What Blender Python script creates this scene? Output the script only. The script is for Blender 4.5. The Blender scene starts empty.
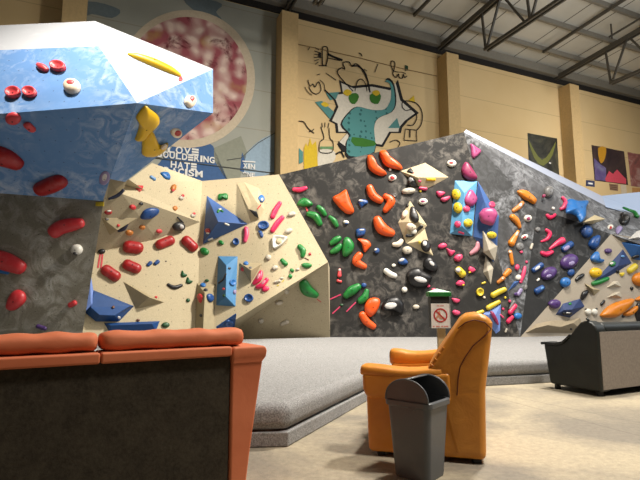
import bpy, bmesh, math, random
from mathutils import Vector, Matrix
from mathutils.bvhtree import BVHTree
random.seed(7)
SC = bpy.context.scene
COL = SC.collection

# ------------------------------------------------------------------ camera
F = 485.0
PITCH = math.radians(7.6)
CAM = Vector((0, 0, 1.0))
FWD = Vector((0, math.cos(PITCH), math.sin(PITCH)))
UPV = Vector((0, -math.sin(PITCH), math.cos(PITCH)))
cd = bpy.data.cameras.new('camera')
cd.sensor_fit = 'HORIZONTAL'; cd.sensor_width = 36.0; cd.lens = F / 640.0 * 36.0
cd.clip_start = 0.05; cd.clip_end = 200
cam = bpy.data.objects.new('camera', cd); COL.objects.link(cam)
cam.location = CAM; cam.rotation_euler = (math.pi / 2 + PITCH, 0, 0)
SC.camera = cam
SC.view_settings.view_transform = 'Standard'
SC.view_settings.look = 'None'
SC.view_settings.gamma = 1.0
SC.view_settings.exposure = 0.0
SC.view_settings.use_curve_mapping = False

def ray(px, py):
    return (Vector((1, 0, 0)) * ((px - 320) / F) + UPV * ((240 - py) / F) + FWD).normalized()
def V(px, py, Y):
    """the place seen at a pixel of the photo, Y metres in front of the camera"""
    d = ray(px, py); return CAM + d * (Y / d.y)
def Z(px, py, z):
    d = ray(px, py); return CAM + d * ((z - CAM.z) / d.z)
def hitplane(px, py, p, n):
    d = ray(px, py); den = d.dot(n)
    return CAM + d * ((p - CAM).dot(n) / den)

# ------------------------------------------------------------------ materials
def lin(c):
    def f(v):
        v /= 255.0
        return v / 12.92 if v <= 0.04045 else ((v + 0.055) / 1.055) ** 2.4
    return (f(c[0]), f(c[1]), f(c[2]), 1)

def base_mat(name):
    m = bpy.data.materials.new(name); m.use_nodes = True
    nt = m.node_tree
    return m, nt, nt.nodes['Principled BSDF']

def N(nt, t, **kw):
    n = nt.nodes.new(t)
    for k, v in kw.items():
        if k in n.inputs.keys(): n.inputs[k].default_value = v
        else: setattr(n, k, v)
    return n

def mixc(nt, fac, a, b, mode='MIX'):
    m = nt.nodes.new('ShaderNodeMix'); m.data_type = 'RGBA'; m.blend_type = mode
    L = nt.links.new
    for i, v in ((0, fac), (6, a), (7, b)):
        if hasattr(v, 'is_output'): L(v, m.inputs[i])
        else: m.inputs[i].default_value = v
    return m.outputs[2]

def ramp(nt, src, p0, p1, c0=(0, 0, 0, 1), c1=(1, 1, 1, 1)):
    r = nt.nodes.new('ShaderNodeValToRGB')
    r.color_ramp.elements[0].position = p0; r.color_ramp.elements[1].position = p1
    r.color_ramp.elements[0].color = c0; r.color_ramp.elements[1].color = c1
    nt.links.new(src, r.inputs[0]); return r.outputs[0]

MATS = {}
def plastic(name, c, rough=0.42, chalk=0.16, chalkcol=(225, 215, 210)):
    if name in MATS: return MATS[name]
    m, nt, b = base_mat(name)
    tc = N(nt, 'ShaderNodeTexCoord')
    ns = N(nt, 'ShaderNodeTexNoise', Scale=9.0, Detail=4.0)
    nt.links.new(tc.outputs['Object'], ns.inputs['Vector'])
    k = ramp(nt, ns.outputs['Fac'], 0.5, 0.85, (0, 0, 0, 1), (chalk, chalk, chalk, 1))
    nt.links.new(mixc(nt, k, lin(c), lin(chalkcol)), b.inputs['Base Color'])
    b.inputs['Roughness'].default_value = rough
    MATS[name] = m; return m

def flat(name, c, rough=0.7, metal=0.0):
    if name in MATS: return MATS[name]
    m, nt, b = base_mat(name)
    tc = N(nt, 'ShaderNodeTexCoord')
    ns = N(nt, 'ShaderNodeTexNoise', Scale=14.0, Detail=3.0)
    nt.links.new(tc.outputs['Object'], ns.inputs['Vector'])
    d = tuple(x * 0.86 for x in c)
    nt.links.new(mixc(nt, ns.outputs['Fac'], lin(d), lin(c)), b.inputs['Base Color'])
    b.inputs['Roughness'].default_value = rough; b.inputs['Metallic'].default_value = metal
    MATS[name] = m; return m

def wallpaint(name, c, chalk=(0.56, 0.75), amt=0.35, chalkcol=(200, 198, 194), scale=1.6, dots=True, rough=0.8, dist=1.2, grid=0.2, speck=0.0):
    """painted plywood: rubbed-in chalk and a grid of bolt holes"""
    m, nt, b = base_mat(name); L = nt.links.new
    tc = N(nt, 'ShaderNodeTexCoord')
    n1 = N(nt, 'ShaderNodeTexNoise', Scale=scale * 2.2, Detail=7.0, Roughness=0.66, Distortion=dist)
    n2 = N(nt, 'ShaderNodeTexNoise', Scale=scale * 0.5, Detail=2.0)
    L(tc.outputs['Object'], n1.inputs['Vector']); L(tc.outputs['Object'], n2.inputs['Vector'])
    k1 = ramp(nt, n1.outputs['Fac'], chalk[0], chalk[1])
    k2 = ramp(nt, n2.outputs['Fac'], 0.40, 0.60, (amt * .12,) * 3 + (1,), (amt,) * 3 + (1,))
    mm = N(nt, 'ShaderNodeMath', operation='MULTIPLY'); L(k1, mm.inputs[0]); L(k2, mm.inputs[1])
    col = mixc(nt, mm.outputs[0], lin(c), lin(chalkcol))
    if speck:
        n3 = N(nt, 'ShaderNodeTexNoise', Scale=60.0, Detail=2.0); L(tc.outputs['Object'], n3.inputs['Vector'])
        k3 = ramp(nt, n3.outputs['Fac'], 0.35, 0.65, (1 - speck,) * 3 + (1,), (1, 1, 1, 1))
        col = mixc(nt, 1.0, col, k3, 'MULTIPLY')
    if dots:
        vm = N(nt, 'ShaderNodeVectorMath', operation='SCALE'); vm.inputs['Scale'].default_value = 1 / grid
        L(tc.outputs['UV'], vm.inputs[0])
        fr = N(nt, 'ShaderNodeVectorMath', operation='FRACTION'); L(vm.outputs[0], fr.inputs[0])
        ds = N(nt, 'ShaderNodeVectorMath', operation='DISTANCE'); L(fr.outputs[0], ds.inputs[0])
        ds.inputs[1].default_value = (0.5, 0.5, 0)
        lt = N(nt, 'ShaderNodeMath', operation='LESS_THAN'); L(ds.outputs['Value'], lt.inputs[0]); lt.inputs[1].default_value = 0.045
        g_ = N(nt, 'ShaderNodeMath', operation='MULTIPLY'); L(lt.outputs[0], g_.inputs[0]); g_.inputs[1].default_value = 0.5
        col = mixc(nt, g_.outputs[0], col, (0.008, 0.007, 0.006, 1))
    L(col, b.inputs['Base Color'])
    b.inputs['Roughness'].default_value = rough
    MATS[name] = m; return m

def fabric(name, c0, c1, scale=120.0, bump=0.25, rough=0.95, big=0.0, bigcol=None, bigscale=1.2):
    m, nt, b = base_mat(name); L = nt.links.new
    tc = N(nt, 'ShaderNodeTexCoord')
    n1 = N(nt, 'ShaderNodeTexNoise', Scale=scale, Detail=3.0, Roughness=0.7)
    L(tc.outputs['Object'], n1.inputs['Vector'])
    k = ramp(nt, n1.outputs['Fac'], 0.32, 0.68)
    col = mixc(nt, k, lin(c0), lin(c1))
    if big:
        n2 = N(nt, 'ShaderNodeTexNoise', Scale=bigscale, Detail=5.0, Roughness=0.6)
        L(tc.outputs['Object'], n2.inputs['Vector'])
        k2 = ramp(nt, n2.outputs['Fac'], 0.42, 0.66, (0, 0, 0, 1), (big,) * 3 + (1,))
        col = mixc(nt, k2, col, lin(bigcol))
    L(col, b.inputs['Base Color'])
    bp = N(nt, 'ShaderNodeBump', Strength=bump, Distance=0.01); L(n1.outputs['Fac'], bp.inputs['Height'])
    L(bp.outputs[0], b.inputs['Normal'])
    b.inputs['Roughness'].default_value = rough
    b.inputs['Specular IOR Level'].default_value = 0.2
    MATS[name] = m; return m

def leather(name, c, c2, rough=0.45, scale=5.0, bump=0.25):
    m, nt, b = base_mat(name); L = nt.links.new
    tc = N(nt, 'ShaderNodeTexCoord')
    n1 = N(nt, 'ShaderNodeTexNoise', Scale=scale, Detail=5.0, Roughness=0.55)
    n2 = N(nt, 'ShaderNodeTexNoise', Scale=scale * 2.5, Detail=4.0, Distortion=0.8)
    L(tc.outputs['Object'], n1.inputs['Vector']); L(tc.outputs['Object'], n2.inputs['Vector'])
    L(mixc(nt, ramp(nt, n1.outputs['Fac'], 0.35, 0.7), lin(c), lin(c2)), b.inputs['Base Color'])
    bp = N(nt, 'ShaderNodeBump', Strength=bump, Distance=0.02); L(n2.outputs['Fac'], bp.inputs['Height'])
    L(bp.outputs[0], b.inputs['Normal'])
    b.inputs['Roughness'].default_value = rough
    MATS[name] = m; return m

PAL = {
 'red': (158, 23, 25), 'coral': (193, 47, 52), 'salmon': (206, 66, 72), 'cream': (219, 201, 177), 'white': (209, 205, 193),
 'greyw': (182, 173, 156), 'yellow': (214, 171, 13), 'lemon': (200, 176, 36), 'orange': (214, 79, 14), 'amber': (202, 119, 22),
 'tang': (185, 113, 45), 'green': (14, 110, 40), 'dgreen': (23, 76, 38), 'blue': (20, 65, 124), 'mblue': (36, 101, 166), 'navy': (22, 31, 56),
 'sky': (86, 135, 184), 'black': (14, 13, 14), 'dark': (40, 40, 41), 'grey': (108, 106, 104), 'pink': (209, 36, 83), 'rose': (203, 59, 99),
 'lpink': (200, 135, 146), 'plum': (135, 38, 79), 'mauve': (166, 67, 115), 'purple': (70, 43, 101), 'lilac': (135, 122, 160), 'brown': (99, 63, 45), 'hole': (180, 164, 128), 'chalk': (210, 206, 201)}
def P(c):
    if c == 'chalk': return flat('chalk dust', PAL['chalk'], 0.95)
    if c == 'black': return plastic('black plastic', PAL['black'], 0.42, 0.05)
    return plastic(c + ' plastic', PAL[c], 0.42, 0.06 if c in ('orange', 'yellow', 'green') else 0.09)

# ------------------------------------------------------------------ objects
def link_mesh(name, verts, faces, mat, parent=None, smooth=False, uv=None):
    me = bpy.data.meshes.new(name)
    me.from_pydata([tuple(v) for v in verts], [], faces)
    me.validate(); me.update()
    if smooth:
        for p in me.polygons: p.use_smooth = True
    bm = bmesh.new(); bm.from_mesh(me)
    bmesh.ops.recalc_face_normals(bm, faces=bm.faces); bm.to_mesh(me); bm.free()
    o = bpy.data.objects.new(name, me); COL.objects.link(o)
    if mat: me.materials.append(mat)
    if parent is not None:
        o.parent = parent
        o.matrix_parent_inverse = parent_world(parent).inverted()
    return o

def parent_world(p):
    m = p.matrix_basis.copy()
    if p.parent is not None:
        m = parent_world(p.parent) @ p.matrix_parent_inverse @ m
    return m

def tag(o, label=None, cat=None, group=None, kind=None):
    if label: o['label'] = label
    if cat: o['category'] = cat
    if group: o['group'] = group
    if kind: o['kind'] = kind
    return o

def empty(name, loc, label=None, cat=None, group=None):
    o = bpy.data.objects.new(name, None); COL.objects.link(o)
    o.empty_display_size = 0.1; o.location = loc
    return tag(o, label, cat, group)

class MB:
    def __init__(s): s.v = []; s.f = []
    def add(s, vs, fs):
        k = len(s.v); s.v += [Vector(v) for v in vs]; s.f += [tuple(i + k for i in f) for f in fs]; return s
    def box(s, c, sx, sy, sz, M=None):
        vs = [Vector((x * sx / 2, y * sy / 2, z * sz / 2)) for x in (-1, 1) for y in (-1, 1) for z in (-1, 1)]
        if M: vs = [M @ v for v in vs]
        return s.add([Vector(c) + v for v in vs], [(0, 1, 3, 2), (4, 6, 7, 5), (0, 4, 5, 1), (2, 3, 7, 6), (0, 2, 6, 4), (1, 5, 7, 3)])
    def bar(s, a, b, w, h=None, up=Vector((0, 0, 1))):
        a = Vector(a); b = Vector(b); h = h or w
        d = (b - a).normalized(); x = d.cross(up)
        if x.length < 1e-4: x = d.cross(Vector((0, 1, 0)))
        x.normalize(); y = x.cross(d).normalized()
        vs = [p + x * (i * w / 2) + y * (j * h / 2) for p in (a, b) for i, j in ((-1, -1), (1, -1), (1, 1), (-1, 1))]
        return s.add(vs, [(3, 2, 1, 0), (4, 5, 6, 7), (0, 1, 5, 4), (1, 2, 6, 5), (2, 3, 7, 6), (3, 0, 4, 7)])
    def tube(s, pts, r, seg=10, up=None):
        pts = [Vector(p) for p in pts]; n = len(pts)
        rs = r if isinstance(r, (list, tuple)) else [r] * n
        vs = []
        ref = up or Vector((0.123, 0.234, 0.96))
        for i, p in enumerate(pts):
            d = (pts[min(i + 1, n - 1)] - pts[max(i - 1, 0)]).normalized()
            x = d.cross(ref).normalized(); y = d.cross(x)
            vs += [p + (x * math.cos(a) + y * math.sin(a)) * rs[i] for a in [2 * math.pi * k / seg for k in range(seg)]]
        fs = []
        for i in range(n - 1):
            for k in range(seg):
                fs.append((i * seg + k, i * seg + (k + 1) % seg, (i + 1) * seg + (k + 1) % seg, (i + 1) * seg + k))
        fs.append(tuple(range(seg))); fs.append(tuple((n - 1) * seg + k for k in range(seg)))
        return s.add(vs, fs)
    def prism(s, poly, vec):
        n = len(poly); a = [Vector(p) for p in poly]; b = [p + Vector(vec) for p in a]
        return s.add(a + b, [tuple(range(n)), tuple(range(2 * n - 1, n - 1, -1))] + [(i, (i + 1) % n, n + (i + 1) % n, n + i) for i in range(n)])
    def build(s, name, mat, parent=None, smooth=False, bevel=0, seg=3, sub=0):
        o = link_mesh(name, s.v, s.f, mat, parent, smooth)
        if bevel:
            m = o.modifiers.new('edge', 'BEVEL'); m.width = bevel; m.segments = seg; m.limit_method = 'ANGLE'; m.angle_limit = math.radians(35)
        if sub:
            m = o.modifiers.new('soft', 'SUBSURF'); m.levels = sub; m.render_levels = sub
        if bevel and smooth:
            w = o.modifiers.new('normals', 'WEIGHTED_NORMAL'); w.keep_sharp = False
        return o

# ------------------------------------------------------------------ climbing walls
TREES = []
def panel(name, faces, mat, parent, back, label=None, bvh=True, thick=True):
    """one painted panel group: front faces given as lists of points, made solid by going back"""
    bm = bmesh.new(); cache = {}
    def vert(p):
        k = tuple(round(c, 4) for c in p)
        if k not in cache: cache[k] = bm.verts.new(p)
        return cache[k]
    tris = []
    front = []
    for f in faces:
        front.append(bm.faces.new([vert(p) for p in f]))
    bm.normal_update()
    if bvh:
        vs = []; fs = []
        for f in faces:
            k = len(vs); vs += [Vector(p) for p in f]
            for i in range(1, len(f) - 1): fs.append((k, k + i, k + i + 1))
        TREES.append(BVHTree.FromPolygons(vs, fs))
    for f in front:
        if f.normal.dot(f.calc_center_median() - CAM) > 0: f.normal_flip()
    uv = bm.loops.layers.uv.new('UVMap')
    for f in front:
        n = f.normal.copy()
        t1 = Vector((0, 0, 1)).cross(n)
        t1 = t1.normalized() if t1.length > 1e-3 else Vector((1, 0, 0))
        t2 = n.cross(t1)
        for l in f.loops:
            l[uv].uv = (l.vert.co.dot(t1), l.vert.co.dot(t2))
    if thick:
        r = bmesh.ops.extrude_face_region(bm, geom=front, use_keep_orig=True)
        nv = [e for e in r['geom'] if isinstance(e, bmesh.types.BMVert)]
        bmesh.ops.translate(bm, verts=nv, vec=Vector(back))
        for e in r['geom']:
            if isinstance(e, bmesh.types.BMFace): e.normal_flip()
    me = bpy.data.meshes.new(name); bm.to_mesh(me); bm.free()
    me.materials.append(mat)
    o = bpy.data.objects.new(name, me); COL.objects.link(o); o.parent = parent
    o.matrix_parent_inverse = parent_world(parent).inverted()
    if label: o['label'] = label
    return o

def cast(px, py):
    d = ray(px, py); best = None
    for t in TREES:
        h = t.ray_cast(CAM, d)
        if h[0] is not None and (best is None or h[3] < best[2]): best = (h[0], h[1], h[3])
    if best is None: raise ValueError('no wall at %s %s' % (px, py))
    p, n, _ = best
    if n.dot(d) > 0: n = -n
    return p, n.normalized()

def frame(px, py):
    p, n = cast(px, py)
    t1 = Vector((0, 0, 1)).cross(n)
    t1 = t1.normalized() if t1.length > 1e-3 else Vector((1, 0, 0))
    t2 = n.cross(t1)
    return p, n, t1, t2

def catmull(pts, closed, m):
    n = len(pts); out = []
    rng = n if closed else n - 1
    for i in range(rng):
        g = lambda k: pts[k % n] if closed else pts[max(0, min(n - 1, k))]
        p0, p1, p2, p3 = g(i - 1), g(i), g(i + 1), g(i + 2)
        for j in range(m):
            t = j / m
            out.append(tuple(0.5 * (2 * b + (c - a) * t + (2 * a - 5 * b + 4 * c - d) * t * t + (-a + 3 * b - 3 * c + d) * t ** 3) for a, b, c, d in zip(p0, p1, p2, p3)))
    if not closed: out.append(tuple(pts[-1]))
    return out
# ------------------------------------------------------------------ climbing holds
CUR = {'g': None}
def group(g): CUR['g'] = g
PX = lambda p: (p - CAM).length / F          # metres per pixel at a place

DOME = [(0.99, -0.06), (1.0, 0.2), (0.93, 0.55), (0.76, 0.82), (0.5, 0.97), (0.22, 1.0)]
DISH = [(0.94, -0.06), (0.97, 0.5), (0.92, 0.9), (0.82, 1.0), (0.7, 0.88), (0.52, 0.55), (0.3, 0.42)]
FLATP = [(1.0, -0.3), (1.0, 0.6), (0.92, 1.0), (0.5, 1.04)]
FACET = [(1.0, -0.06), (0.96, 0.5), (0.6, 1.0)]

def rings_mesh(pts2, prof, h, o, n, t1, t2, lift=0.0, peak=(0, 0)):
    cx = sum(p[0] for p in pts2) / len(pts2); cy = sum(p[1] for p in pts2) / len(pts2)
    m = len(pts2); vs = []; fs = []
    for s, z in prof:
        k = (1 - s) if s < 1 else 0
        for x, y in pts2:
            vs.append(o + t1 * (cx + (x - cx) * s + peak[0] * k) + t2 * (cy + (y - cy) * s + peak[1] * k) + n * (z * h + lift))
    for r in range(len(prof) - 1):
        for i in range(m):
            fs.append((r * m + i, r * m + (i + 1) % m, (r + 1) * m + (i + 1) % m, (r + 1) * m + i))
    top = (len(prof) - 1) * m
    vs.append(o + t1 * (cx + peak[0]) + t2 * (cy + peak[1]) + n * (prof[-1][1] * h + lift)); c = len(vs) - 1
    for i in range(m): fs.append((top + i, top + (i + 1) % m, c))
    fs.append(tuple(range(m - 1, -1, -1)))
    return vs, fs, vs[c]

def bolt(at, n, r, parent, col='dark'):
    t1 = n.orthogonal().normalized(); t2 = n.cross(t1)
    vs = []; fs = []
    for z, k in ((-0.012, 1.0), (0.004, 1.0), (0.004, 0.6), (-0.003, 0.55)):
        vs += [at + n * z + (t1 * math.cos(a) + t2 * math.sin(a)) * r * k for a in [math.pi * i / 4 for i in range(8)]]
    for r_ in range(3):
        for i in range(8): fs.append((r_ * 8 + i, r_ * 8 + (i + 1) % 8, r_ * 8 + 8 + (i + 1) % 8, r_ * 8 + 8 + i))
    fs.append(tuple(range(24, 32))); fs.append(tuple(range(8)))
    return link_mesh('bolt', vs, fs, flat('bolt steel', (52, 50, 50), 0.4, 0.6), parent)

def to2(pts, o, n, t1, t2):
    out = []
    for q in pts:
        w = hitplane(q[0], q[1], o, n) - o
        out.append((w.dot(t1), w.dot(t2)))
    return out

def finish(o, label, cat='climbing hold'):
    tag(o, label, cat, CUR['g']); return o

# an ellipse-based dome (or dish)
def E(label, col, cx, cy, rx, ry, ang=0, h=0.6, prof=None, name='climbing_hold', b=None, patch=None, parent=None, lift=0.0, pk=0.25):
    pts = []
    a0 = math.radians(ang)
    for i in range(20):
        a = 2 * math.pi * i / 20
        x = rx * math.cos(a); y = ry * math.sin(a)
        pts.append((cx + x * math.cos(a0) - y * math.sin(a0), cy + x * math.sin(a0) + y * math.cos(a0)))
    return OUT(label, col, pts, h, prof, name, b, patch, parent, lift, smooth=False, size=math.sqrt(rx * ry), pk=pk)

# a hold from its outline (pixel points on the photo, laid on the wall it is bolted to)
def OUT(label, col, pts, h=0.6, prof=None, name='climbing_hold', b=None, patch=None, parent=None, lift=0.0, smooth=True, size=None, pk=0.25, cat='climbing hold'):
    cx = sum(p[0] for p in pts) / len(pts); cy = sum(p[1] for p in pts) / len(pts)
    o, n, t1, t2 = frame(cx, cy)
    if size is None:
        A = abs(sum(pts[i][0] * pts[(i + 1) % len(pts)][1] - pts[(i + 1) % len(pts)][0] * pts[i][1] for i in range(len(pts)))) / 2
        size = math.sqrt(A / math.pi)
    if smooth: pts = catmull(pts, True, 4)
    u = PX(o); H = h * size * u
    p2 = to2(pts, o, n, t1, t2)
    vs, fs, top = rings_mesh(p2, prof or DOME, H, o, n, t1, t2, lift, (0, -pk * size * u * 0.5))
    ob = link_mesh(name, vs, fs, P(col) if isinstance(col, str) else col, parent, smooth=(prof is not FACET))
    if parent is None: finish(ob, label, cat)
    elif label: ob['label'] = label
    if b or (b is None and size > 3.6 and parent is None): bolt(top, n, max(0.012, 0.55 * u), ob)
    for q in (patch or []):
        # (name, label, colour, cx, cy, rx, ry, angle)
        sub_patch(ob, o, n, t1, t2, H, u, p2, *q)
    return ob

def sub_patch(parent, o, n, t1, t2, H, u, p2, nm, lab, col, cx, cy, rx, ry, ang=0, lift=0.72, hh=0.4):
    pts = []
    a0 = math.radians(ang)
    for i in range(14):
        a = 2 * math.pi * i / 14
        x = rx * math.cos(a); y = ry * math.sin(a)
        pts.append((cx + x * math.cos(a0) - y * math.sin(a0), cy + x * math.sin(a0) + y * math.cos(a0)))
    oo = o + n * (H * lift)
    q2 = to2(pts, oo, n, t1, t2)
    vs, fs, top = rings_mesh(q2, DOME, H * hh, oo, n, t1, t2)
    c = link_mesh(nm, vs, fs, P(col), parent, smooth=True)
    if lab: c['label'] = lab
    return c

# a pill / banana / bean along a spine of (x, y, radius) pixels
def S(label, col, spine, hf=1.0, name='climbing_hold', b=None, parent=None, patch=None, lift=0.25, cat='climbing hold', mat=None):
    mid = spine[len(spine) // 2] if len(spine) > 2 else ((spine[0][0] + spine[1][0]) / 2, (spine[0][1] + spine[1][1]) / 2)
    o, n, t1, t2 = frame(mid[0], mid[1]); u = PX(o)
    sp = catmull([tuple(map(float, s)) for s in spine], False, 8 if len(spine) == 2 else 5)
    c2 = to2(sp, o, n, t1, t2)
    P3 = [Vector((x, y, s[2] * u * 1.02)) for (x, y), s in zip(c2, sp)]
    # rounded ends
    st = (P3[1] - P3[0]); st.z = 0; st.normalize(); en = (P3[-1] - P3[-2]); en.z = 0; en.normalize()
    head = []; tail = []
    for k in (0.97, 0.85, 0.6):
        c = math.sqrt(1 - k * k)
        head.append(Vector((P3[0].x - st.x * P3[0].z * k * 0.75, P3[0].y - st.y * P3[0].z * k * 0.75, P3[0].z * max(c, 0.1))))
        tail.append(Vector((P3[-1].x + en.x * P3[-1].z * k * 0.75, P3[-1].y + en.y * P3[-1].z * k * 0.75, P3[-1].z * max(c, 0.1))))
    # keep the drawn length: pull the spine ends in
    L = head + P3 + tail[::-1]
    seg = 12; vs = []; fs = []
    nn = len(L)
    for i, q in enumerate(L):
        d = L[min(i + 1, nn - 1)] - L[max(i - 1, 0)]; d.z = 0
        if d.length < 1e-9: d = Vector((1, 0, 0))
        d.normalize()
        D = t1 * d.x + t2 * d.y; side = n.cross(D)
        big = P3[min(max(i - 3, 0), len(P3) - 1)].z
        C = o + t1 * q.x + t2 * q.y + n * (big * lift)
        vs += [C + side * (q.z * math.cos(a)) + n * (q.z * hf * math.sin(a)) for a in [2 * math.pi * k / seg for k in range(seg)]]
    for i in range(nn - 1):
        for k in range(seg): fs.append((i * seg + k, i * seg + (k + 1) % seg, (i + 1) * seg + (k + 1) % seg, (i + 1) * seg + k))
    fs.append(tuple(range(seg))); fs.append(tuple((nn - 1) * seg + k for k in range(seg)))
    ob = link_mesh(name, vs, fs, mat or P(col), parent, smooth=True)
    if parent is None: finish(ob, label, cat)
    elif label: ob['label'] = label
    k = len(P3) // 2
    top = o + t1 * P3[k].x + t2 * P3[k].y + n * (P3[k].z * (lift + hf))
    if b or (b is None and max(s[2] for s in spine) > 3.4 and parent is None): bolt(top, n, max(0.012, 0.55 * u), ob)
    H = P3[k].z * (lift + hf)
    for q in (patch or []): sub_patch(ob, o, n, t1, t2, H, u, None, *q)
    return ob

# faceted plywood volume: base outline + raised points (x, y, height in m), faces by index
def VOL(label, mat, base, tops, faces, at=None, name='climbing_volume', sink=0.03, add=True):
    cx = sum(p[0] for p in base) / len(base); cy = sum(p[1] for p in base) / len(base)
    if at: cx, cy = at
    o, n, t1, t2 = frame(cx, cy)
    B = [hitplane(x, y, o, n) for x, y in base]
    T = [hitplane(x, y, o + n * h, n) for x, y, h in tops]
    vs = B + T; k = len(B)
    low = [p - n * sink for p in B]
    m = len(vs)
    fs = [tuple(f) for f in faces] + [(i, (i + 1) % k, m + (i + 1) % k, m + i) for i in range(k)] + [tuple(m + i for i in range(k))]
    ob = link_mesh(name, vs + low, fs, mat)
    bv = ob.modifiers.new('edge', 'BEVEL'); bv.width = 0.006; bv.segments = 1; bv.limit_method = 'ANGLE'
    finish(ob, label, 'climbing volume')
    if add:
        tf = []
        for f in faces:
            for i in range(1, len(f) - 1): tf.append((f[0], f[i], f[i + 1]))
        TREES.append(BVHTree.FromPolygons(vs, tf))
    return ob

# strip of coloured tape stuck on the wall
def TAPE(label, col, a, b, w=0.9, parent=None):
    mx, my = (a[0] + b[0]) / 2, (a[1] + b[1]) / 2
    o, n, t1, t2 = frame(mx, my); u = PX(o)
    A = hitplane(a[0], a[1], o, n); Bq = hitplane(b[0], b[1], o, n)
    ob = MB().bar(A + n * 0.004, Bq + n * 0.004, w * 2 * u, 0.010, up=n).build('route_tape', flat(col + ' tape', PAL[col], 0.6), parent)
    tag(ob, label, 'tape', 'strips of route tape on the walls'); return ob
# ================================================================== THE SETTING
def struct(o, label=None):
    o['kind'] = 'structure'
    if label: o['label'] = label
    return o

# floor
m, nt, b = base_mat('polished concrete'); L = nt.links.new
tc = N(nt, 'ShaderNodeTexCoord')
n1 = N(nt, 'ShaderNodeTexNoise', Scale=0.9, Detail=4.0, Roughness=0.55, Distortion=0.6)
n2 = N(nt, 'ShaderNodeTexNoise', Scale=22.0, Detail=6.0, Roughness=0.75)
n3 = N(nt, 'ShaderNodeTexNoise', Scale=150.0, Detail=2.0)
for q in (n1, n2, n3): L(tc.outputs['Object'], q.inputs['Vector'])
c1 = mixc(nt, ramp(nt, n1.outputs['Fac'], 0.4, 0.62), lin((142, 133, 118)), lin((190, 176, 148)))
c2 = mixc(nt, ramp(nt, n2.outputs['Fac'], 0.3, 0.7, (0.62, 0.62, 0.62, 1), (1.0, 1.0, 1.0, 1)), lin((0, 0, 0)), c1)
c3 = mixc(nt, ramp(nt, n3.outputs['Fac'], 0.3, 0.7, (0.78, 0.78, 0.78, 1), (1, 1, 1, 1)), lin((40, 36, 30)), c2)
wv = N(nt, 'ShaderNodeSeparateXYZ'); L(tc.outputs['Object'], wv.inputs[0])
def joint(col, ax, ay, c, w):
    a_ = N(nt, 'ShaderNodeMath', operation='MULTIPLY'); L(wv.outputs['X'], a_.inputs[0]); a_.inputs[1].default_value = ax
    b_ = N(nt, 'ShaderNodeMath', operation='MULTIPLY_ADD'); L(wv.outputs['Y'], b_.inputs[0]); b_.inputs[1].default_value = ay; L(a_.outputs[0], b_.inputs[2])
    d_ = N(nt, 'ShaderNodeMath', operation='SUBTRACT'); L(b_.outputs[0], d_.inputs[0]); d_.inputs[1].default_value = c
    e_ = N(nt, 'ShaderNodeMath', operation='ABSOLUTE'); L(d_.outputs[0], e_.inputs[0])
    f_ = N(nt, 'ShaderNodeMath', operation='LESS_THAN'); L(e_.outputs[0], f_.inputs[0]); f_.inputs[1].default_value = w
    g_ = N(nt, 'ShaderNodeMath', operation='MULTIPLY'); L(f_.outputs[0], g_.inputs[0]); g_.inputs[1].default_value = 0.55
    return mixc(nt, g_.outputs[0], col, lin((84, 76, 66)))
for (pa, pb) in (((500, 394), (640, 423)), ((535, 408), (640, 436))):
    A = Z(pa[0], pa[1], 0); B = Z(pb[0], pb[1], 0); d = (B - A).normalized()
    c3 = joint(c3, -d.y, d.x, -d.y * A.x + d.x * A.y, 0.006)
L(c3, b.inputs['Base Color']); b.inputs['Roughness'].default_value = 0.6
bp = N(nt, 'ShaderNodeBump', Strength=0.15, Distance=0.01); L(n2.outputs['Fac'], bp.inputs['Height']); L(bp.outputs[0], b.inputs['Normal'])
struct(MB().box((2, 9.5, -0.05), 34, 25, 0.1).build('floor', m))

# back wall of the hall: recedes to the right
W0 = V(277, 200, 14.0); W0.z = 0
WD = Vector((0.380, 0.167, 0)).normalized()
WN = Vector((WD.y, -WD.x, 0))                         # faces the room
BAY = 14 * math.hypot(0.380, 0.167)
HT = (V(277, 14, 14.0)).z
def W(t, s, z): return W0 + WD * (BAY * t) + WN * s + Vector((0, 0, z))
def wallpaint2(name, c, c2, sc=0.35):
    m, nt, b = base_mat(name); L = nt.links.new
    tc = N(nt, 'ShaderNodeTexCoord')
    n1 = N(nt, 'ShaderNodeTexNoise', Scale=sc, Detail=5.0)
    L(tc.outputs['Object'], n1.inputs['Vector'])
    col = mixc(nt, ramp(nt, n1.outputs['Fac'], 0.35, 0.7), lin(c), lin(c2))
    sx = N(nt, 'ShaderNodeSeparateXYZ'); L(tc.outputs['Object'], sx.inputs[0])
    mo = N(nt, 'ShaderNodeMath', operation='MODULO'); L(sx.outputs['Z'], mo.inputs[0]); mo.inputs[1].default_value = 1.22
    lt = N(nt, 'ShaderNodeMath', operation='LESS_THAN'); L(mo.outputs[0], lt.inputs[0]); lt.inputs[1].default_value = 0.025
    g = N(nt, 'ShaderNodeMath', operation='MULTIPLY'); L(lt.outputs[0], g.inputs[0]); g.inputs[1].default_value = 0.35
    col = mixc(nt, g.outputs[0], col, lin((120, 98, 66)))
    L(col, b.inputs['Base Color']); b.inputs['Roughness'].default_value = 0.85
    return m
cream_wall = wallpaint2('cream block wall', (206, 178, 128), (216, 190, 142))
struct(MB().prism([W(-3, 0, 0), W(6, 0, 0), W(6, 0, HT), W(-3, 0, HT)], WN * -0.3).build('wall_back', cream_wall))
pm = flat('pillar paint', (208, 178, 126), 0.85)
for i, t in enumerate((-1, -0.012, 1.03, 2.07, 3.1)):
    c = W(t, 0.27, HT / 2 - 0.1) + WD * 0.24
    M = Matrix((WD.to_4d(), WN.to_4d(), (0, 0, 1, 0), (0, 0, 0, 1))).transposed().to_3x3()
    o = struct(MB().box(c, 0.52, 0.54, HT - 0.2, M).build('pillar', pm), 'cream painted concrete pillar on the back wall')
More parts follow.
